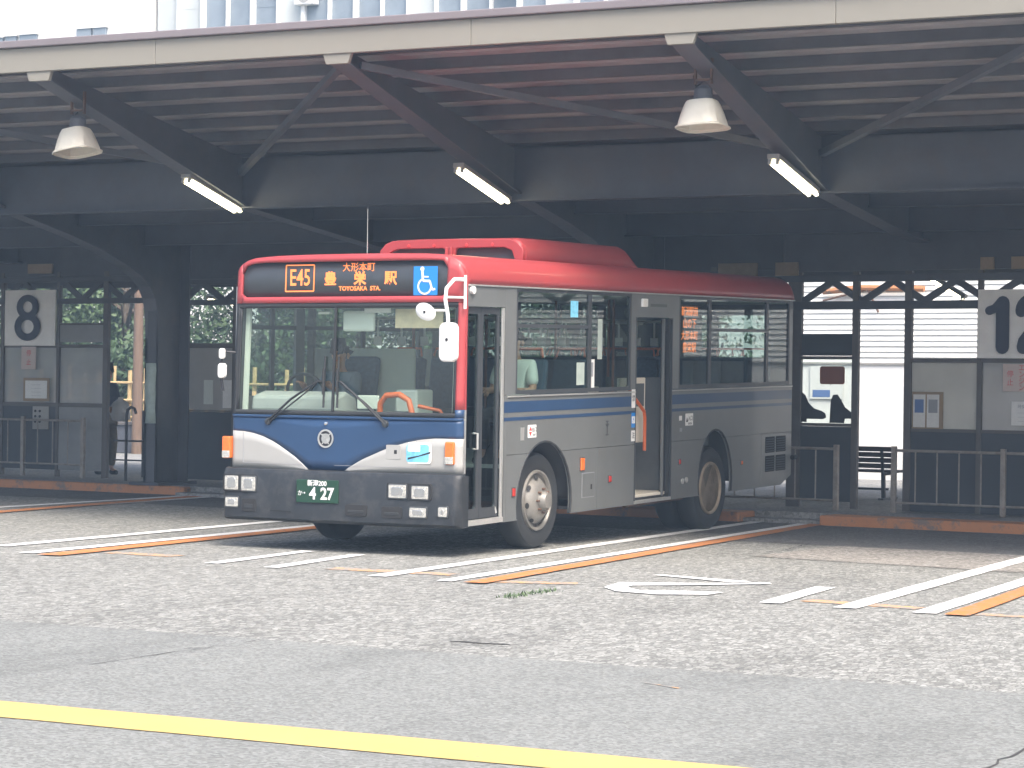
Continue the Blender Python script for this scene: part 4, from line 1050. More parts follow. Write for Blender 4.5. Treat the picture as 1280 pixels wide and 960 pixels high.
um = (A['u0']+A['u1'])/2
fr = [(A['u0'], .0), (A['u0'], .14), (A['u0']+.06, .20), (A['u0']+.14, .23), (um, .24), (A['u1']-.14, .23), (A['u1']-.06, .20), (A['u1'], .14), (A['u1'], 0)]
def hole(a, b): return [(a+.02, .03), (b-.005, .03), (b-.035, .15), (b-.06, .165), (a+.15, .165), (a+.06, .13)]
h1 = hole(A['u0']+.05, um-.02); h2 = [(2*um-x, z) for x, z in h1][::-1]
FM = frame_mtx((0, A['v0'], A['zb']), (1, 0, 0), (0, -.0, 1)); plate('intake_frame', [fr, h1, h2], FM, 'bus_red', acu, .05, .008)
MB().box((A['u0']+.04, A['v0']+.10, A['zb']), (A['u1']-.04, A['v0']+.12, A['zb']+.19)).build('intake_mesh', 'interior_dark', acu)
for k_ in (-1, 1): MB().bar((um+k_*.035, A['v0']-.035, A['zb']+.0), (um+k_*.018, A['v0']-.03, A['zb']+.165), .018, .03).build('intake_bar', 'bus_red', acu, 0, .005)
for x in (A['u0']+.33, A['u0']+.62, A['u1']-.62, A['u1']-.33): MB().lathe([(0, .018), (-.008, .015), (-.01, 0)], (x, A['v0']-.002, A['zb']+.185), 'y', 10).build('bolt', 'ink_red', acu, 40)
MB().box((A['u0']-.03, A['v0']-.03, A['zb']-.02), (A['u1']+.03, A['v1']+.03, A['zb']+.012)).build('ac_base', 'bus_red', acu, 0, .006)
MB().tube([(-2.0, 1.6, 2.72), (-2.0, 1.6, 3.28)], [.006, .003], 6).build('antenna', 'chrome', bus)

# --- near side skin
SM = frame_mtx((0, 0, 0), (0, 1, 0), (0, 0, 1))                      # plate x = along the bus, y = up, faces +x
def side(name, loops, m='bus_grey', t=.03, off=0.0, parent=bus, bevel=0.0):
    return plate(name, loops, Matrix.Translation((off, 0, 0)) @ SM, m, parent, t, bevel)
def R4(a, b, c, d): return [(a, c), (b, c), (b, d), (a, d)]
def arch(cv, cz, a, b, z0, n=18):
    t0 = math.asin(min(1, max(-1, (z0-cz)/b)))
    return [(cv+a*cos(pi-t0-(pi-2*t0)*i/n), cz+b*sin(pi-t0-(pi-2*t0)*i/n)) for i in range(n+1)]
FWC, RWC = (1.635, .46), (5.73, .46)
aF = lambda z: arch(1.625, .46, .555, .565, z); aR = lambda z: arch(5.68, .45, .455, .555, z)
side('upper_panel', [[(.86, .926), (1.0, .926)] + [p for p in aF(.926)] + [(2.3, .926), (3.60, .926), (3.60, 1.474), (.86, 1.474)]])
side('lower_panel', [[(.86, .31), (1.05, .31)] + aF(.31) + [(2.748, .31), (2.748, .921), (2.2, .921)] + aF(.921)[::-1][0:1] + aF(.921)[::-1][-1:] + [(.86, .921)]]) if False else None
def low_panel(v0, v1, a):
    """lower skirt panel cut by a wheel arch that rises past its top edge: two pieces"""
    arc = a(.31); L = [p for p in arc if p[0] < arc[len(arc)//2][0] and p[1] < .921]; Rr = [p for p in arc if p[0] > arc[len(arc)//2][0] and p[1] < .921]
    return [(v0, .31)] + L + [(a(.921)[0][0], .921), (v0, .921)], [a(.921)[-1], *[], (v1, .921), (v1, .31)] + Rr[::-1]
l1, l2 = low_panel(.86, 2.748, aF); side('lower_panel', [l1]); side('lower_panel', [l2[:1]+l2[1:]])
side('lower_panel', [R4(2.753, 3.60, .31, .921)])
l1, l2 = low_panel(4.51, 7.0, aR); side('lower_panel', [l1]); side('lower_panel', [l2])
side('upper_panel', [[(4.51, .926), (5.0, .926)] + aR(.926) + [(6.5, .926), (LEN-.05, .926), (LEN-.05, 1.474), (4.51, 1.474)]])
side('tail_panel', [[(7.005, .31), (7.6, .31), (LEN-.05, .41), (LEN-.05, .921), (7.005, .921)]])
side('door_pillar', [R4(.80, 1.019, 1.479, 2.467)]); side('door_pillar', [R4(.802, .858, .31, 1.476)])
side('door_header', [R4(.10, .798, 2.285, 2.467)]); side('corner_strip', [R4(.068, .098, 1.36, 2.467)], 'bus_red')
side('corner_strip', [R4(.068, .098, .79, 1.358)], 'aluminium')
side('door_surround', [[(3.495, 1.479), (3.62, 1.479), (3.62, 2.20), (3.65, 2.23), (4.475, 2.23), (4.505, 2.20), (4.505, 1.479), (4.672, 1.479), (4.672, 2.467), (3.495, 2.467)]])
side('rear_corner', [R4(7.833, LEN-.05, 1.479, 2.467)])
# rounded tail corner and back
for x0 in (0,):
    vs, fs = [], []
    for z in (.42, 2.47):
        for a in range(0, 91, 15): vs.append((-.05+.05*cos(radians(a)), LEN-.05+.05*sin(radians(a)), z))
    for i in range(6): fs.append((i, i+1, i+8, i+7))
    mesh_obj('tail_corner', vs, fs, 'bus_grey', bus, 40, 0, .01)
plate('back_panel', [R4(-W+.05, -.05, .42, 2.48), R4(-W+.35, -.35, 1.5, 2.3)], frame_mtx((0, LEN, 0), (-1, 0, 0), (0, 0, 1)) @ Matrix.Diagonal((-1, 1, -1, 1)), 'bus_grey', bus, .03)
MB().box((-W+.35, LEN-.02, 1.5), (-.35, LEN-.012, 2.3)).build('rear_window', 'side_glass', bus)
for u in (-.25, -W+.25): MB().box((u-.09, LEN-.005, .75), (u+.09, LEN+.03, 1.2)).build('tail_lamp', 'red_lens', bus, 0, .01)
MB().lathe([(0, .03), (.1, .03)], (.03, LEN-.08, .62), 'y', 8).build('side_marker', 'rubber', bus)
# stripes, trims, hatches and stickers on the near side
def deco(name, v0, v1, z0, z1, m, t=.002, parent=bus, off=.0022): return MB().box((off-t, v0, z0), (off, v1, z1)).build(name, m, parent)
for v0, v1 in ((.80, 3.61), (4.51, LEN-.055)):
    deco('blue_stripe', v0, v1, 1.315, 1.418, 'bus_blue'); deco('blue_stripe', v0, v1, 1.238, 1.27, 'bus_blue')
MB().box((0, .86, 1.455), (.012, 3.6, 1.468)).build('belt_trim', 'aluminium', bus, 0, .003); MB().box((0, 4.51, 1.455), (.012, LEN-.05, 1.468)).build('belt_trim', 'aluminium', bus, 0, .003)
def lens(v, z, m, w=.05, h=.06):
    o = MB().box((0, v-w/2, z-h/2), (.016, v+w/2, z+h/2)).build('side_reflector', m, bus, 0, .006); MB().box((-.001, v-w/2-.008, z-h/2-.008), (.006, v+w/2+.008, z+h/2+.008)).build('reflector_base', 'dark_frame', o)
lens(2.41, .775, 'amber_lens', .08, .12); lens(3.03, .60, 'red_lens'); lens(1.0, .575, 'red_lens', .05, .075); lens(4.72, .70, 'red_lens', .035, .05); lens(6.42, .62, 'amber_lens', .03, .04)
fl_ = side('fuel_flap', [rr(2.42, 2.68, .45, .68, .01)], 'bus_grey', .004, .004); deco('flap_latch', 2.60, 2.625, .52, .57, 'underbody', .004, fl_, .008)
deco('flap_gap', 2.412, 2.688, .442, .688, 'ink_grey', .0012, fl_, .0014)
e1 = side('exit_sticker', [rr(1.27, 1.44, 1.07, 1.19, .008)], 'sticker_white', .002, .0026)
def stext(name, body, size, v, z, m, parent, off=.0045, sx=1.0): return text(name, body, size, frame_mtx((off, v, z), (0, 1, 0), (0, 0, 1)), m, parent, .0006, sx)
side('exit_diamond', [[(1.285, 1.13), (1.32, 1.175), (1.355, 1.13), (1.32, 1.085)]], 'ink_red', .0012, .0042, e1); side('diamond_bar', [R4(1.29, 1.35, 1.125, 1.136)], 'sticker_white', .001, .0052, e1)
stext('sticker_lettering', '出口', .05, 1.395, 1.142, 'ink_black', e1); stext('sticker_lettering', 'EXIT', .03, 1.395, 1.095, 'ink_black', e1)
deco('notice_plate', 1.13, 1.20, 1.05, 1.17, 'aluminium', .003)
e2 = side('entrance_sticker', [rr(4.86, 5.06, 1.08, 1.21, .008)], 'sticker_white', .002, .0026); stext('sticker_lettering', '入口', .062, 4.985, 1.155, 'ink_black', e2); stext('sticker_lettering', 'ENTER', .032, 4.975, 1.10, 'ink_black', e2)
side('entrance_arrow', [[(4.875, 1.12), (4.90, 1.17), (4.925, 1.12)]], 'ink_black', .0012, .0042, e2)
deco('small_sticker', 4.70, 4.77, 1.14, 1.19, 'sticker_white'); deco('small_sticker', 4.72, 4.78, 1.02, 1.06, 'ink_grey')
sm = MB()
for a, b in (((0, .07), (0, -.06)), ((-.035, .04), (0, .01)), ((.035, .04), (0, .01)), ((-.03, -.07), (.03, -.07)), ((-.03, .065), (.03, .065))): sm.bar((.003, 2.96+a[0], 1.115+a[1]), (.003, 2.96+b[0], 1.115+b[1]), .011, .002, (1, 0, 0))
sm.build('side_emblem', 'dark_frame', bus)
for z0, z1, m_ in ((1.30, 1.49, 'sticker_white'), (1.10, 1.25, 'sticker_blue'), (.96, 1.07, 'sticker_white')):
    q = deco('door_sticker', 3.515, 3.60, z0, z1, m_, .002, bus, .0045)
    stext('sticker_lettering', {1.30: '禁', 1.10: '♿', .96: '注'}[z0], .07, 3.557, (z0+z1)/2, 'ink_black' if m_ == 'sticker_white' else 'sticker_white', q, .0062)
for v0, v1, z0, z1 in ((7.12, 7.40, .70, .885), (7.44, 7.74, .70, .885), (7.12, 7.40, .48, .665), (7.44, 7.74, .48, .665)):
    g = deco('vent_grille', v0, v1, z0, z1, 'underbody', .003)
    for i in range(6): MB().bar((.006, v0, z0+.018+i*(z1-z0-.02)/6), (.006, v1, z0+.018+i*(z1-z0-.02)/6), .006, .012).build('grille_slat', 'bumper_grey', g)
for v in (4.80, 4.90): MB().lathe([(0, .03), (.012, .03), (.015, .02)], (0, v+.0, .49+.1*(v-4.8)), 'x', 12).build('filler_cap', 'aluminium', bus, 40)
MB().lathe([(.0, .035), (.03, .035), (.035, .0)], (0, .16, 2.43), 'x', 12).build('door_lamp', 'white_plastic', bus, 40)
MB().box((0, 3.70, 2.335), (.03, 3.83, 2.42)).build('door_speaker', 'white_plastic', bus, 0, .01); deco('lamp_strip', 3.95, 4.35, 2.34, 2.37, 'interior_dark', .003)
# side windows: frame bars and panes
def window_bank(v0, v1, bars, sashes, z0=1.479, z1=2.467):
    f = side('window_frame', [R4(v0, v1, z0, z1), rr(v0+.03, v1-.03, z0+.04, z1-.03, .03)], 'dark_frame', .03, -.002)
    xs = [v0+.03] + [b for b in bars] + [v1-.03]
    for b in bars: MB().box((-.03, b-.035, z0+.04), (-.004, b+.035, z1-.03)).build('window_bar', 'dark_frame', f)
    for a, b, zz in sashes: MB().box((-.028, a, zz-.018), (-.006, b, zz+.018)).build('sash_rail', 'dark_frame', f)
    for a, b in zip(xs, xs[1:]): MB().box((-.02, a, z0+.04), (-.016, b, z1-.03)).build('pane', 'side_glass', f)
window_bank(1.02, 3.494, [2.56], [(1.05, 2.53, 2.118)])
window_bank(4.673, 7.832, [5.50, 7.15], [(5.53, 7.12, 2.11)])
for v, z, w, h, m_ in ((2.23, 2.29, .16, .16, 'sticker_sky'), (2.38, 1.66, .17, .22, 'banner_green'), (2.62, 1.66, .13, .28, 'sticker_white'), (2.80, 2.0, .10, .4, 'banner_green')):
    q = MB().box((-.0155, v-w/2, z-h/2), (-.0135, v+w/2, z+h/2)).build('window_sticker', m_, bus)
    if m_ == 'sticker_white': MB().box((-.0133, v-w/2+.03, z-.03), (-.0123, v+w/2-.03, z+h/2-.03)).build('sticker_print', 'ink_grey', q)
ld = MB().box((-.10, 4.74, 1.80), (-.06, 5.40, 2.38)).build('side_display', 'led_board', bus)
for i, s_ in enumerate(('新潟駅前', '山の下', '大形本町', '豊栄駅')): stext('display_lettering', s_, .11 if len(s_) > 3 else .12, 5.07, 2.30-.13*i, 'led_orange_dim', ld, -.058)
# front folding door
def door_leaf(v0, v1, zb, zt, name='front_door', off=-.03, parent=bus):
    f = side(name, [R4(v0, v1, zb, zt), rr(v0+.045, v1-.045, zb+.09, zt-.06, .03)], 'dark_frame', .03, off, parent)
    MB().box((off-.018, v0+.045, zb+.09), (off-.013, v1-.045, zt-.06)).build('door_glass', 'side_glass', f); return f
d1 = door_leaf(.105, .395, .37, 2.28); d2 = door_leaf(.40, .755, .37, 2.28)
MB().box((-.02, .755, .33), (-.002, .797, 2.28)).build('door_trim', 'aluminium', bus, 0, .003); MB().box((-.05, .10, .315), (.006, .80, .362)).build('door_sill', 'aluminium', bus, 0, .004)
MB().tube([(-.06, .33, 1.0), (-.012, .33, 1.0), (-.012, .33, 1.14), (-.06, .33, 1.14)], .012).build('door_handle', 'aluminium', d2)
MB().tube([(-.045, .71, .46), (-.035, .73, .40)], .016).build('door_roller', 'aluminium', d2)
# middle door slid open: leaf edge at the back of the opening
f = side('middle_door', [R4(4.39, 4.52, .36, 2.22), rr(4.42, 4.50, 1.3, 2.1, .02)], 'bumper_grey', .03, -.055)
MB().box((-.075, 4.42, 1.3), (-.06, 4.50, 2.1)).build('door_glass', 'side_glass', f); MB().box((-.06, 4.36, .36), (-.03, 4.385, 2.22)).build('door_edge', 'bus_grey', f, 0, .003); MB().box((-.04, 4.44, .34), (-.002, 4.46, 2.22)).build('door_seal', 'rubber', f)
MB().box((-.04, 3.62, .312), (.006, 4.505, .345)).build('step_edge', 'aluminium', bus, 0, .003)
deco('door_frame', 3.605, 3.622, .345, 2.23, 'dark_frame', .02, bus, .004); deco('door_frame', 4.493, 4.508, .345, 2.23, 'dark_frame', .02, bus, .004)

# --- far side and underbody
FS = frame_mtx((-W, 0, 0), (0, 1, 0), (0, 0, 1))
plate('far_side', [R4(.07, LEN-.05, .31, 2.48), R4(.25, 1.05, 1.45, 2.40), R4(1.2, 3.4, 1.49, 2.42), R4(3.5, 5.6, 1.49, 2.42), R4(5.7, 7.7, 1.49, 2.42)], Matrix.Translation((.03, 0, 0)) @ FS, 'bus_grey', bus, .03)
for a, b in ((.25, 1.05), (1.2, 3.4), (3.5, 5.6), (5.7, 7.7)):
    q = MB().box((-W+.012, a, 1.49), (-W+.016, b, 2.42)).build('far_window', 'far_side_glass', bus); MB().box((-W+.005, (a+b)/2-.03, 1.49), (-W+.03, (a+b)/2+.03, 2.42)).build('window_bar', 'dark_frame', q); MB().box((-W+.005, a, 2.08), (-W+.03, b, 2.12)).build('sash_rail', 'dark_frame', q)
MB().box((-W+.04, .08, .34), (-.045, 1.02, .37)).box((-W+.04, 2.24, .34), (-.045, 5.2, .37)).box((-W+.04, 6.2, .42), (-.045, LEN-.06, .45)).box((-W+.5, .6, .36), (-.5, LEN-.3, .6)).build('underbody', 'underbody', bus)
MB().tube([(-.2, 3.8, .30), (-.2, 5.2, .30)], .04).build('exhaust_pipe', 'rust_steel', bus)
for vc, a in ((1.625, .60), (5.68, .52)):
    for x0, x1 in ((-.46, -.035), (-W+.035, -W+.46)):
        vs, fs = [], []
        for i in range(17):
            t_ = pi*i/16
            for x in (x0, x1): vs.append((x, vc+a*cos(t_), .44+.60*sin(t_)))
            if i: fs.append((2*i-2, 2*i-1, 2*i+1, 2*i))
        mesh_obj('wheel_housing', vs, fs, 'underbody', bus, 40, 0, .006)
    for x in (-.46, -W+.46): MB().prism([(vc-a, .36), (vc+a, .36), (vc+a, .8), (vc+.3*a, 1.04), (vc-.3*a, 1.04), (vc-a, .8)], lambda p, q, d: (x+d, p, q), .01).build('housing_wall', 'underbody', bus)
    for x, s_ in ((-.004, 1),):                                     # raised arch lip
        arc_ = arch(vc, .455, .56 if vc < 3 else .462, .572 if vc < 3 else .562, .32)
        MB().tube([(x, p, q) for p, q in arc_], .012, 6).build('arch_lip', 'rubber', bus, 40)
# front box under the floor so nothing shows through below the bumper
MB().box((-W+.2, .12, .38), (-.2, .5, .5)).build('front_crossmember', 'underbody', bus)

# --- interior
fl0 = MB().box((-W+.48, .35, .80), (-.83, LEN-.1, .83)).build('floor', 'interior_grey', bus)
for a_, b_ in ((.85, 1.0), (2.24, 3.56), (4.58, 5.1), (6.25, LEN-.1)): MB().box((-.83, a_, .80), (-.04, b_, .83)).build('floor_strip', 'interior_grey', fl0)
for a_, b_ in ((1.0, 2.24), (5.1, 6.25)): MB().box((-.83, a_, .80), (-.48, b_, .83)).build('floor_strip', 'interior_grey', fl0)
for a_, b_ in ((.35, 1.0), (2.24, 5.1), (6.25, LEN-.1)): MB().box((-W+.04, a_, .80), (-W+.48, b_, .83)).build('floor_strip', 'interior_grey', fl0)
MB().box((-W+.05, .12, 2.43), (-.05, LEN-.1, 2.45)).build('ceiling', 'interior_pale', bus)
MB().box((-.80, 3.58, .36), (-.05, 4.55, .40)).box((-.80, 3.58, .40), (-.45, 4.55, .58)).build('entrance_step', 'interior_beige', bus, 0, .006); MB().box((-.82, 3.58, .40), (-.76, 4.55, .82)).build('step_riser', 'interior_dark', bus)
for a_, b_, c_ in ((3.56, 3.585, 1.0), (4.545, 4.57, 1.6)): MB().box((-.80, a_, .40), (-.05, b_, c_)).build('step_well_wall', 'interior_dark', bus)
MB().box((-.26, 3.70, .92), (-.22, 4.32, 1.60)).build('partition', 'interior_beige', bus, 0, .01); MB().box((-.218, 4.0, 1.30), (-.213, 4.27, 1.54)).build('door_notice', 'interior_dark', bus)
MB().box((-1.15, 4.1, .83), (-.88, 4.55, 1.50)).build('partition', 'interior_beige', bus, 0, .01)
MB().tube([(-.10, 3.62, 1.52), (-.12, 3.80, 1.42), (-.14, 4.12, 1.25), (-.14, 4.14, 1.18), (-.14, 4.14, .84)], .018).build('handrail', 'handrail_orange', bus, 40); MB().tube([(-.62, 4.35, .84), (-.62, 4.35, 2.42)], .015).build('grab_pole', 'pole_brown', bus, 40)
def seat(u, v, w=.40):
    s_ = MB().box((u-w/2, v, 1.17), (u+w/2, v+.40, 1.27)).build('seat', 'seat_fabric', bus, 0, .03)
    MB().bar((u, v+.42, 1.24), (u, v+.50, 1.80), w, .08, (0, 1, 0)).build('seat_back', 'seat_fabric', s_, 0, .03); MB().tube([(u-w/2+.04, v+.47, 1.82), (u-w/2+.06, v+.49, 1.90), (u+w/2-.06, v+.49, 1.90), (u+w/2-.04, v+.47, 1.82)], .013).build('seat_grip', 'handrail_orange', s_, 40)
    MB().box((u-.12, v+.05, .83), (u+.12, v+.35, 1.17)).build('seat_base', 'interior_dark', s_)
for v in (1.45, 2.35): seat(-.35, v)
for v in (4.85, 5.6, 6.35, 7.05): seat(-.32, v); seat(-.75, v)
for v in (2.2, 3.0, 3.8, 4.85, 5.6, 6.35, 7.05): seat(-2.15, v)
for v in (4.85, 5.6, 6.35, 7.05): seat(-1.72, v)
for u, v in ((-.72, 1.35), (-.75, 2.4), (-1.75, 2.1), (-1.75, 3.6), (-.8, 4.6), (-.55, .95), (-1.75, 5.2)): MB().tube([(u, v, .83), (u, v, 2.43)], .016).build('stanchion', 'pole_brown', bus, 40)
for u in (-.7, -1.8):
    q = MB().tube([(u, 1.2, 2.2), (u, LEN-.4, 2.2)], .014).build('ceiling_rail', 'aluminium', bus, 40)
    for i in range(12): MB().bar((u, 1.5+.45*i, 2.19), (u, 1.5+.45*i, 2.02), .02, .006).box((u-.045, 1.495+.45*i, 1.93), (u+.045, 1.505+.45*i, 2.02)).build('hanging_strap', 'paper_white', q)
# dashboard, driver's place and the things behind the windscreen
MB().prism([(.06, .90), (.08, 1.31), (.30, 1.33), (.50, 1.26), (.50, .90)], lambda a, b, d: (-W+.06+d, a, b), 1.75).build('dashboard', 'interior_dark', bus, 0, .02); MB().prism([(.06, .90), (.08, 1.31), (.20, 1.31), (.24, .90)], lambda a, b, d: (-.65+d, a, b), .50).build('dash_end', 'interior_dark', bus, 0, .02)
MB().prism([(.10, 1.312), (.12, 1.46), (.30, 1.50), (.46, 1.44), (.50, 1.27)], lambda a, b, d: (-W+.16+d, a, b), .95).build('instrument_cowl', 'interior_grey', bus, 0, .03)
st_ = MB().tube([(-2.04+.22*cos(radians(a)), .62-.08*sin(radians(a)), 1.46+.20*sin(radians(a))) for a in range(0, 361, 18)], .016, 8, False).build('steering_wheel', 'rubber', bus, 40); MB().tube([(-2.04, .62, 1.46), (-2.04, .45, 1.25)], .04).tube([(-2.25, .62, 1.46), (-1.83, .62, 1.46)], .014).build('steering_column', 'rubber', st_, 40)
ds_ = MB().box((-2.28, .98, 1.02), (-1.80, 1.45, 1.12)).build('driver_seat', 'seat_fabric', bus, 0, .04); MB().bar((-2.04, 1.45, 1.1), (-2.04, 1.58, 1.82), .44, .10, (0, 1, 0)).build('seat_back', 'seat_fabric', ds_, 0, .04); MB().box((-2.2, 1.05, .83), (-1.9, 1.4, 1.02)).build('seat_base', 'interior_dark', ds_)
MB().box((-2.35, 1.62, .83), (-1.45, 1.65, 1.9)).build('driver_partition', 'interior_pale', bus, 0, .008)
MB().box((-1.02, .55, .83), (-.78, .85, 1.52)).build('fare_box', 'interior_pale', bus, 0, .02); MB().box((-1.28, .30, 1.34), (-1.05, .33, 1.47)).build('card_reader', 'interior_pale', bus, 0, .01)
lp = [(-.98, .22, 1.30), (-.97, .21, 1.40), (-.90, .20, 1.475), (-.76, .20, 1.485), (-.66, .20, 1.43), (-.62, .20, 1.30)]; MB().tube(lp, .028, 10).build('guard_loop', 'handrail_orange', bus, 40)
MB().tube([(-.62, .3, 1.38), (-.42, .35, 1.34), (-.30, .5, 1.05)], .018).build('entry_rail', 'handrail_orange', bus, 40)
MB().box((-.78, .14, 2.09), (-.28, .15, 2.265)).build('paper_sign', 'notice_paper', bus); MB().box((-1.36, .16, 2.06), (-1.02, .20, 2.25)).build('interior_mirror', 'interior_pale', bus, 0, .02); MB().box((-1.10, .12, 2.23), (-.82, .13, 2.27)).build('paper_slip', 'paper_white', bus)
MB().box((-1.62, .15, 2.22), (-1.50, .2, 2.24)).build('interior_lamp', 'sticker_white', bus)
for u in (-2.39, -.12): MB().bar((u, .10, 1.32), (u, .145, 2.28), .045, .03, (0, 1, 0)).build('pillar_trim', 'interior_pale', bus)
MB().box((-W+.05, .10, 2.28), (-.05, .60, 2.44)).build('front_header', 'interior_grey', bus)
MB().box((-W+.06, LEN-.14, .83), (-.06, LEN-.1, 1.5)).build('rear_wall', 'interior_grey', bus)
# --- wipers
def wiper(u0, u1, ub):
    z0, z1 = 1.225, 1.60
    w_ = MB().tube([(u0, fy(u0, 1.2)-.02, z0), ((u0+u1)/2, fy(u0, 1.45)-.05, (z0+z1)/2+.02), (u1, fy(u1, z1)-.025, z1)], .011, 6).tube([(u0+.03, fy(u0, 1.2)-.02, z0), ((u0+u1)/2+.04, fy(u0, 1.45)-.045, (z0+z1)/2), (u1, fy(u1, z1)-.025, z1-.02)], .007, 6).build('wiper_arm', 'rubber', bus, 40)
    MB().tube([(ub, fy(ub, 1.36)-.006, 1.36), (ub, fy(ub, 1.9)-.006, 1.83)], .010, 6).tube([(ub, fy(ub, 1.5)-.02, 1.48), (ub, fy(ub, 1.7)-.022, 1.72)], .012, 6).tube([(u1, fy(u1, z1)-.025, z1), (ub, fy(ub, 1.6)-.02, 1.60)], .009, 6).build('wiper_blade', 'rubber', w_, 40)
    MB().lathe([(0, .035), (-.02, .03), (-.03, .0)], (u0, fy(u0, 1.2), z0), 'y', 12).build('wiper_pivot', 'dark_frame', w_, 40)
wiper(-2.045, -1.50, -1.43); wiper(-.765, -1.24, -1.28)
# --- mirrors on the near front corner, and the far one
mr = MB().tube([(.0, .03, 2.52), (-.03, -.10, 2.52), (-.05, -.20, 2.44), (-.05, -.22, 2.34), (-.01, -.24, 2.20), (.012, -.25, 1.98)], .017, 8).tube([(.0, .03, 2.36), (-.05, -.22, 2.36)], .011, 8).tube([(.01, .03, 2.56), (.01, .03, 2.26)], .014, 8).tube([(-.01, -.24, 2.24), (-.12, -.26, 2.243), (-.21, -.26, 2.235)], .010, 8).build('mirror_arm', 'white_plastic', bus, 40)
pl_ = rr(-.07, .108, 1.79, 2.135, .055, 5); MB().prism(pl_, lambda a, b, d: (a, -.30+d, b), .07).build('side_mirror', 'white_plastic', mr, 0, .02)
MB().prism(rr(-.035, .072, 1.83, 2.095, .03, 4), lambda a, b, d: (a, -.303+d, b), .004).build('mirror_rib', 'white_plastic', mr, 0, .001)
MB().lathe([(-.006, .0), (-.012, .012), (-.006, .016)], (.018, -.30, 1.985), 'y', 10).build('mirror_bolt', 'ink_black', mr)
dm = MB().lathe([(-.02, 0), (-.018, .05), (-.008, .085), (.0, .095), (.012, .09), (.02, .0)], (0, 0, 0), 'y', 24)
Rm = Matrix.Rotation(radians(24), 3, 'Y')
dm.v = [Rm @ Vector((v.x*1.12, v.y, v.z*.78)) + Vector((-.215, -.28, 2.23)) for v in dm.v]; dm.build('dome_mirror', 'white_plastic', mr, 50)
MB().tube([(-.215, -.30, 2.24), (-.215, -.295, 2.22)], .012).build('mirror_bolt', 'ink_black', mr)
mf = MB().tube([(-W+.02, .06, 1.86), (-W-.06, -.03, 1.87), (-W-.08, -.06, 1.72), (-W-.05, -.05, 1.50)], .013, 8).build('mirror_arm', 'ink_black', bus, 40)
MB().prism(rr(-W-.10, -W-.02, 1.62, 1.76, .03, 4), lambda a, b, d: (a, -.08+d, b), .05).build('side_mirror', 'white_plastic', mf, 0, .012); MB().prism(rr(-W-.09, -W-.03, 1.80, 1.90, .025, 4), lambda a, b, d: (a, -.08+d, b), .04).build('side_mirror', 'white_plastic', mf, 0, .012)

# --- rake of the body on its suspension (wheels added after, standing on the ground)
def rake(o):
    if o.type == 'MESH':
        for v in o.data.vertices: v.co.z += RAKE*(v.co.y-1.7)
    for c in o.children: rake(c)
for o in list(bus.children): rake(o)

# --- wheels
def wheel(vc, x, rear, flip):
    sg = -1 if flip else 1; R_ = .46
    def X(a): return x + sg*a
    w_ = MB().lathe([(X(a)-x, r) for a, r in ((-.23, .30), (-.24, .36), (-.235, .43), (-.21, R_-.004), (-.12, R_), (-.04, R_-.004), (-.012, .435), (0, .37), (-.008, .31), (-.02, .292))], (x, vc, R_), 'x', 40)
    t_ = w_.build('wheel', 'rubber', bus, 40)
    if not rear: prof = ((-.02, .292), (.004, .285), (.004, .268), (-.02, .255), (-.035, .235), (.0, .20), (.03, .17), (.045, .13), (.05, .10), (.05, .095), (.09, .085), (.115, .07), (.12, .03), (.12, 0))
    else: prof = ((-.02, .292), (.004, .285), (.004, .268), (-.03, .255), (-.10, .245), (-.135, .225), (-.14, .15), (-.12, .12), (-.05, .11), (-.04, .06), (-.04, 0))
    MB().lathe([(X(a)-x, r) for a, r in prof], (x, vc, R_), 'x', 40).build('rim', 'rear_rim_metal' if rear else 'rim_metal', t_, 35)
    for i in range(8):
        a = 2*pi*i/8+.2; rr_ = .215 if not rear else .19
        c = Vector((X(-.006 if not rear else -.138), vc+rr_*cos(a), R_+rr_*sin(a)))
        m = MB(); tv = Vector((0, -sin(a), cos(a))); rv = Vector((0, cos(a), sin(a))); nx = Vector((sg, 0, 0)) if rear else (Vector((sg*.62, 0, 0))+rv*.62).normalized()
        rad = tv.cross(nx).normalized(); k = len(m.v); nn = 12
        m.v = [c + nx*.012 + (tv*cos(2*pi*j/nn)*.030 + rad*sin(2*pi*j/nn)*.021) for j in range(nn)]; m.f = [tuple(range(nn))]; m.build('rim_hole', 'underbody', t_)
    for i in range(8):
        a = 2*pi*i/8; m = MB(); bx_ = X(.048 if not rear else -.12); m.tube([(bx_, vc+.112*cos(a), R_+.112*sin(a)), (X(.078 if not rear else -.085), vc+.112*cos(a), R_+.112*sin(a))], .012, 6).build('wheel_nut', 'rust_steel', t_)
    return t_
wheel(FWC[0], -.075, False, False); wheel(RWC[0], -.07, True, False); wheel(FWC[0], -W+.075, False, True); wheel(RWC[0], -W+.07, True, True)
wheel(RWC[0], -.34, True, False)
MB().tube([(-.3, FWC[0], .46), (-W+.3, FWC[0], .46)], .06).tube([(-.3, RWC[0], .46), (-W+.3, RWC[0], .46)], .09).lathe([(-.14, .05), (-.12, .2), (.12, .2), (.14, .05)], (-W/2, RWC[0], .46), 'x', 16).build('axle', 'underbody', bus, 40)

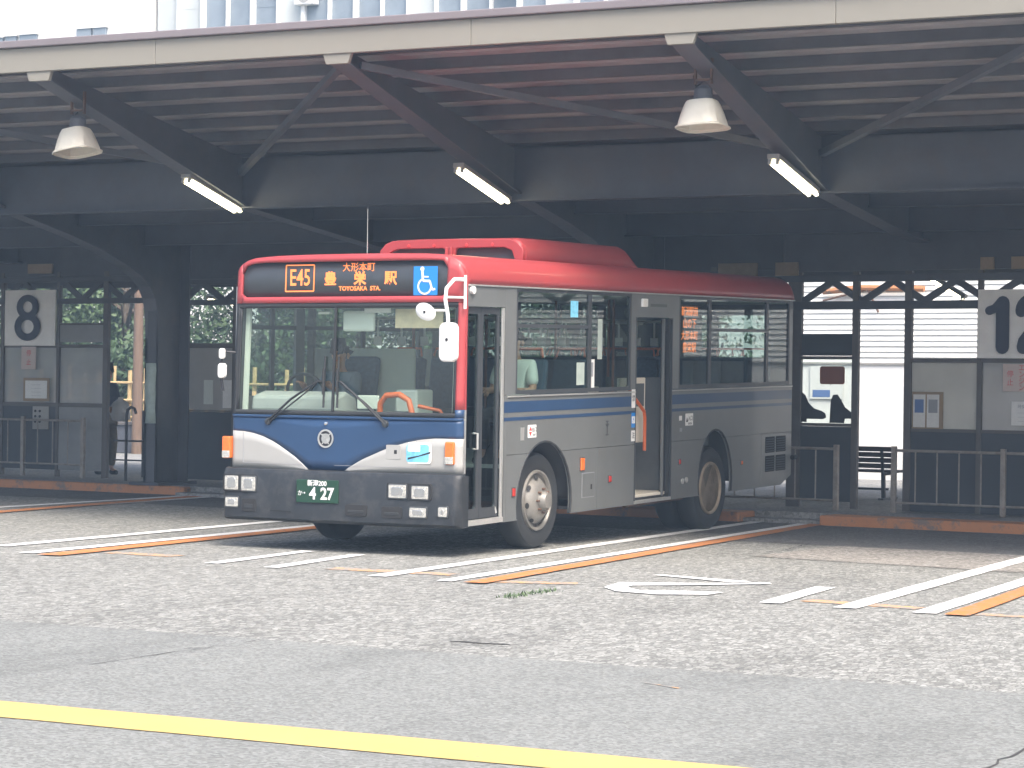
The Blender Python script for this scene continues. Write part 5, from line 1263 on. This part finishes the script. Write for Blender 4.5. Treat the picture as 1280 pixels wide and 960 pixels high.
# ------------------------------------------------------------------ people
def skinned(name, J, E, m, parent, sub=2):
    names = list(J); me = bpy.data.meshes.new(name)
    me.from_pydata([J[n][0] for n in names], [(names.index(a), names.index(b)) for a, b in E], [])
    me.materials.append(MATS[m]); o = link(bpy.data.objects.new(name, me), parent)
    md = o.modifiers.new('skin', 'SKIN'); md.use_smooth_shade = True
    sk = me.skin_vertices[0].data
    for i, n in enumerate(names):
        r = J[n][1]; sk[i].radius = (r, r) if not isinstance(r, tuple) else r
        sk[i].use_root = (i == 0)
    s_ = o.modifiers.new('sub', 'SUBSURF'); s_.levels = sub; s_.render_levels = sub
    return o
def person(label, loc, rz, pose, shirt, trousers, hair='hair', sleeve=1.0):
    """pose: joint positions, person facing -y; body is one skinned surface, clothes are its children"""
    t = thing('person', label, 'person', loc, rz)
    P = {k: Vector(v) for k, v in pose.items()}
    J = {'pelvis': (P['pelvis'], .11), 'spine': (P['spine'], .105), 'chest': (P['chest'], (.13, .11)), 'neckb': (P['neck']-Vector((0, 0, .05)), .055), 'neck': (P['neck'], .05), 'jaw': (P['head']+Vector((0, -.025, -.06)), .062), 'face': (P['head'], .083), 'crown': (P['head']+Vector((0, .015, .07)), .068)}
    E = [('pelvis', 'spine'), ('spine', 'chest'), ('chest', 'neckb'), ('neckb', 'neck'), ('neck', 'jaw'), ('jaw', 'face'), ('face', 'crown')]
    for s in 'LR':
        sh, el, wr = P['sh'+s], P['el'+s], P['wr'+s]; J['sh'+s] = (sh, .052); J['el'+s] = (el, .04); J['wr'+s] = (wr, .027)
        E += [('chest', 'sh'+s), ('sh'+s, 'el'+s), ('el'+s, 'wr'+s)]
        d = (wr-el).normalized(); a = d.cross(Vector((0, 1, 0.3))).normalized(); pm = wr+d*.06; J['pm'+s] = (pm, .034); E.append(('wr'+s, 'pm'+s)); b = d.cross(a)
        for i in range(4):
            k = 'f%d%s' % (i, s); off = a*(.026*(i-1.5)); J[k+'a'] = (pm+d*.035+off, .010); J[k+'b'] = (pm+d*(.062+.006*(1.5-abs(i-1.5)))+off+b*.012, .009); J[k+'c'] = (pm+d*(.078+.008*(1.5-abs(i-1.5)))+off+b*.032, .008)
            E += [('pm'+s, k+'a'), (k+'a', k+'b'), (k+'b', k+'c')]
        J['th'+s] = (wr+d*.045-a*.045+b*.012, .011); J['tt'+s] = (wr+d*.075-a*.052+b*.025, .009); E += [('wr'+s, 'th'+s), ('th'+s, 'tt'+s)]
        J['hip'+s] = (P['hip'+s], .085); J['kn'+s] = (P['kn'+s], .055); J['an'+s] = (P['an'+s], .037); J['to'+s] = (P['to'+s], .035)
        E += [('pelvis', 'hip'+s), ('hip'+s, 'kn'+s), ('kn'+s, 'an'+s), ('an'+s, 'to'+s)]
    body = skinned('body', J, E, 'skin', t)
    C = {k: J[k] for k in ('spine', 'pelvis', 'chest', 'neckb', 'shL', 'shR', 'elL', 'elR')}
    C = {'spine': (P['spine'], .135), 'pelvis': (P['pelvis']+Vector((0, 0, -.02)), .135), 'chest': (P['chest'], (.16, .135)), 'nk': (P['neck']+Vector((0, 0, -.045)), .066)}
    CE = [('spine', 'pelvis'), ('spine', 'chest'), ('chest', 'nk')]
    for s in 'LR':
        C['sh'+s] = (P['sh'+s], .072); C['ue'+s] = (P['sh'+s].lerp(P['el'+s], .85 if sleeve < 1 else 1.0), .062); CE += [('chest', 'sh'+s), ('sh'+s, 'ue'+s)]
        if sleeve >= 1: C['wc'+s] = (P['el'+s].lerp(P['wr'+s], .92), .042); CE.append(('ue'+s, 'wc'+s))
    skinned('shirt', C, CE, shirt, t)
    T = {'pelvis': (P['pelvis']+Vector((0, 0, -.03)), .135)}; TE = []
    for s in 'LR':
        T['hip'+s] = (P['hip'+s], .105); T['kn'+s] = (P['kn'+s], .075); T['cu'+s] = (P['kn'+s].lerp(P['an'+s], .93), .062); TE += [('pelvis', 'hip'+s), ('hip'+s, 'kn'+s), ('kn'+s, 'cu'+s)]
    skinned('trousers', T, TE, trousers, t)
    for s in 'LR': skinned('shoe', {'h': (P['an'+s]+Vector((0, .02, -.045)), .042), 'm': ((P['an'+s]+P['to'+s])/2+Vector((0, 0, -.03)), .043), 't': (P['to'+s]+Vector((0, -.02, 0)), .038)}, [('h', 'm'), ('m', 't')], 'hair', t)
    h = P['head']
    skinned('hair_cap', {'a': (h+Vector((0, .03, .075)), .078), 'b': (h+Vector((0, .06, .02)), .07), 'c': (h+Vector((0, .055, -.04)), .05), 'd': (h+Vector((0, -.045, .095)), .045)}, [('a', 'b'), ('b', 'c'), ('a', 'd')], hair, t)
    MB().tube([h+Vector((0, -.083, .02)), h+Vector((0, -.105, -.015))], [.008, .015], 8).build('nose', 'skin', body, 60)
    for s in (-1, 1):
        MB().lathe([(-.006, .0), (-.003, .012), (.0, .013)], h+Vector((s*.032, -.080, .018)), 'y', 10).build('eye', 'hair', body); MB().tube([h+Vector((s*.083, .01, .02)), h+Vector((s*.09, .02, 0)), h+Vector((s*.08, .012, -.03))], [.012, .017, .010], 8).build('ear', 'skin', body, 60)
    MB().box(h+Vector((-.022, -.090, -.052)), h+Vector((.022, -.08, -.045))).build('mouth', 'ink_red', body)
    return t
def seated(arm=.28, fwd=.0):
    return dict(pelvis=(0, 0, .08), spine=(0, .01, .28), chest=(0, .02, .46), neck=(0, .0, .62), head=(0, -.015, .74), shL=(.17, .02, .53), shR=(-.17, .02, .53), elL=(.22, -.03-fwd, .28), elR=(-.22, -.03-fwd, .28), wrL=(.16, -.26-fwd, arm), wrR=(-.16, -.26-fwd, arm), hipL=(.09, -.02, .04), hipR=(-.09, -.02, .04), knL=(.11, -.42, .05), knR=(-.11, -.42, .05), anL=(.11, -.42, -.32), anR=(-.11, -.42, -.32), toL=(.11, -.55, -.38), toR=(-.11, -.55, -.38))
def busw(u, v, z):
    return bus.matrix_basis @ Vector((u, v, z + RAKE*(v-1.7)))
bus_m = Matrix.Translation(bus.location) @ Matrix.Rotation(-0.0313, 4, 'Z')
def busw(u, v, z): return bus_m @ Vector((u, v, z + RAKE*(v-1.7)))
person('passenger in a white polo shirt sitting at the front side window of the bus', busw(-.36, 1.66, 1.22), -0.0313, seated(), 'shirt_white', 'trousers_dark', sleeve=.8)
person('driver in dull blue uniform sitting behind the left half of the windscreen', busw(-2.05, 1.22, 1.09), -0.0313, seated(.42, .12), 'uniform_blue', 'trousers_dark', sleeve=1.0)
stand = dict(pelvis=(0, 0, .93), spine=(0, .01, 1.10), chest=(0, .01, 1.28), neck=(0, -.01, 1.45), head=(0, -.03, 1.57), shL=(.17, .01, 1.37), shR=(-.17, .01, 1.37), elL=(.20, -.02, 1.11), elR=(-.20, .02, 1.11), wrL=(.16, -.24, 1.10), wrR=(-.16, -.22, 1.04), hipL=(.09, 0, .89), hipR=(-.09, 0, .89), knL=(.10, -.06, .50), knR=(-.10, .02, .49), anL=(.10, -.02, .09), anR=(-.10, .10, .09), toL=(.10, -.15, .035), toR=(-.10, -.02, .035))
pp = pf(-13.36, 2.95, .12)
person('person in navy jacket and khaki trousers standing behind the left screen edge', pp, PA + radians(78), stand, 'jacket_navy', 'trousers_khaki')
bg_ = MB(); R = random.Random(5)
ctr = pp + Matrix.Rotation(PA + radians(78), 3, 'Z') @ Vector((.0, -.36, 1.03))
for i, (zz, rx, ry) in enumerate(((-.19, .10, .06), (-.17, .15, .085), (-.08, .17, .10), (.02, .16, .095), (.09, .12, .07), (.13, .05, .03), (.17, .035, .02))):
    for j in range(14):
        a = 2*pi*j/14; k = 1+R.uniform(-.10, .10); bg_.v.append(ctr + Vector((rx*k*cos(a), ry*k*sin(a), zz+R.uniform(-.012, .012))))
    if i:
        for j in range(14): bg_.f.append(((i-1)*14+j, (i-1)*14+(j+1) % 14, i*14+(j+1) % 14, i*14+j))
bg_.f += [tuple(range(14))[::-1], tuple(range(84, 98))]
frosted('bag_film', (0.95, 0.95, 0.95), 0.03)
tag(bg_.build('shopping_bag', 'bag_film', None, 60), 'white plastic shopping bag held by the person at left', 'bag')

# ------------------------------------------------------------------ thin blue volume added to imitate lens veil over the shadows
hz = MB().box((-101, -61, -1.2), (61, 86, 25.5)).build('veil_volume', 'ink_grey')
hz['kind'] = 'stuff'
hm = bpy.data.materials.new('veil_air'); hm.use_nodes = True
N_ = hm.node_tree.nodes; N_.remove(N_['Principled BSDF'])
pv = N_.new('ShaderNodeVolumePrincipled')
pv.inputs['Color'].default_value = (0.55, 0.76, 1.0, 1)
pv.inputs['Density'].default_value = 0.0022
pv.inputs['Anisotropy'].default_value = 0.0
hm.node_tree.links.new(pv.outputs[0], N_['Material Output'].inputs['Volume'])
hz.data.materials.clear(); hz.data.materials.append(hm)
scene.cycles.volume_bounces = 0
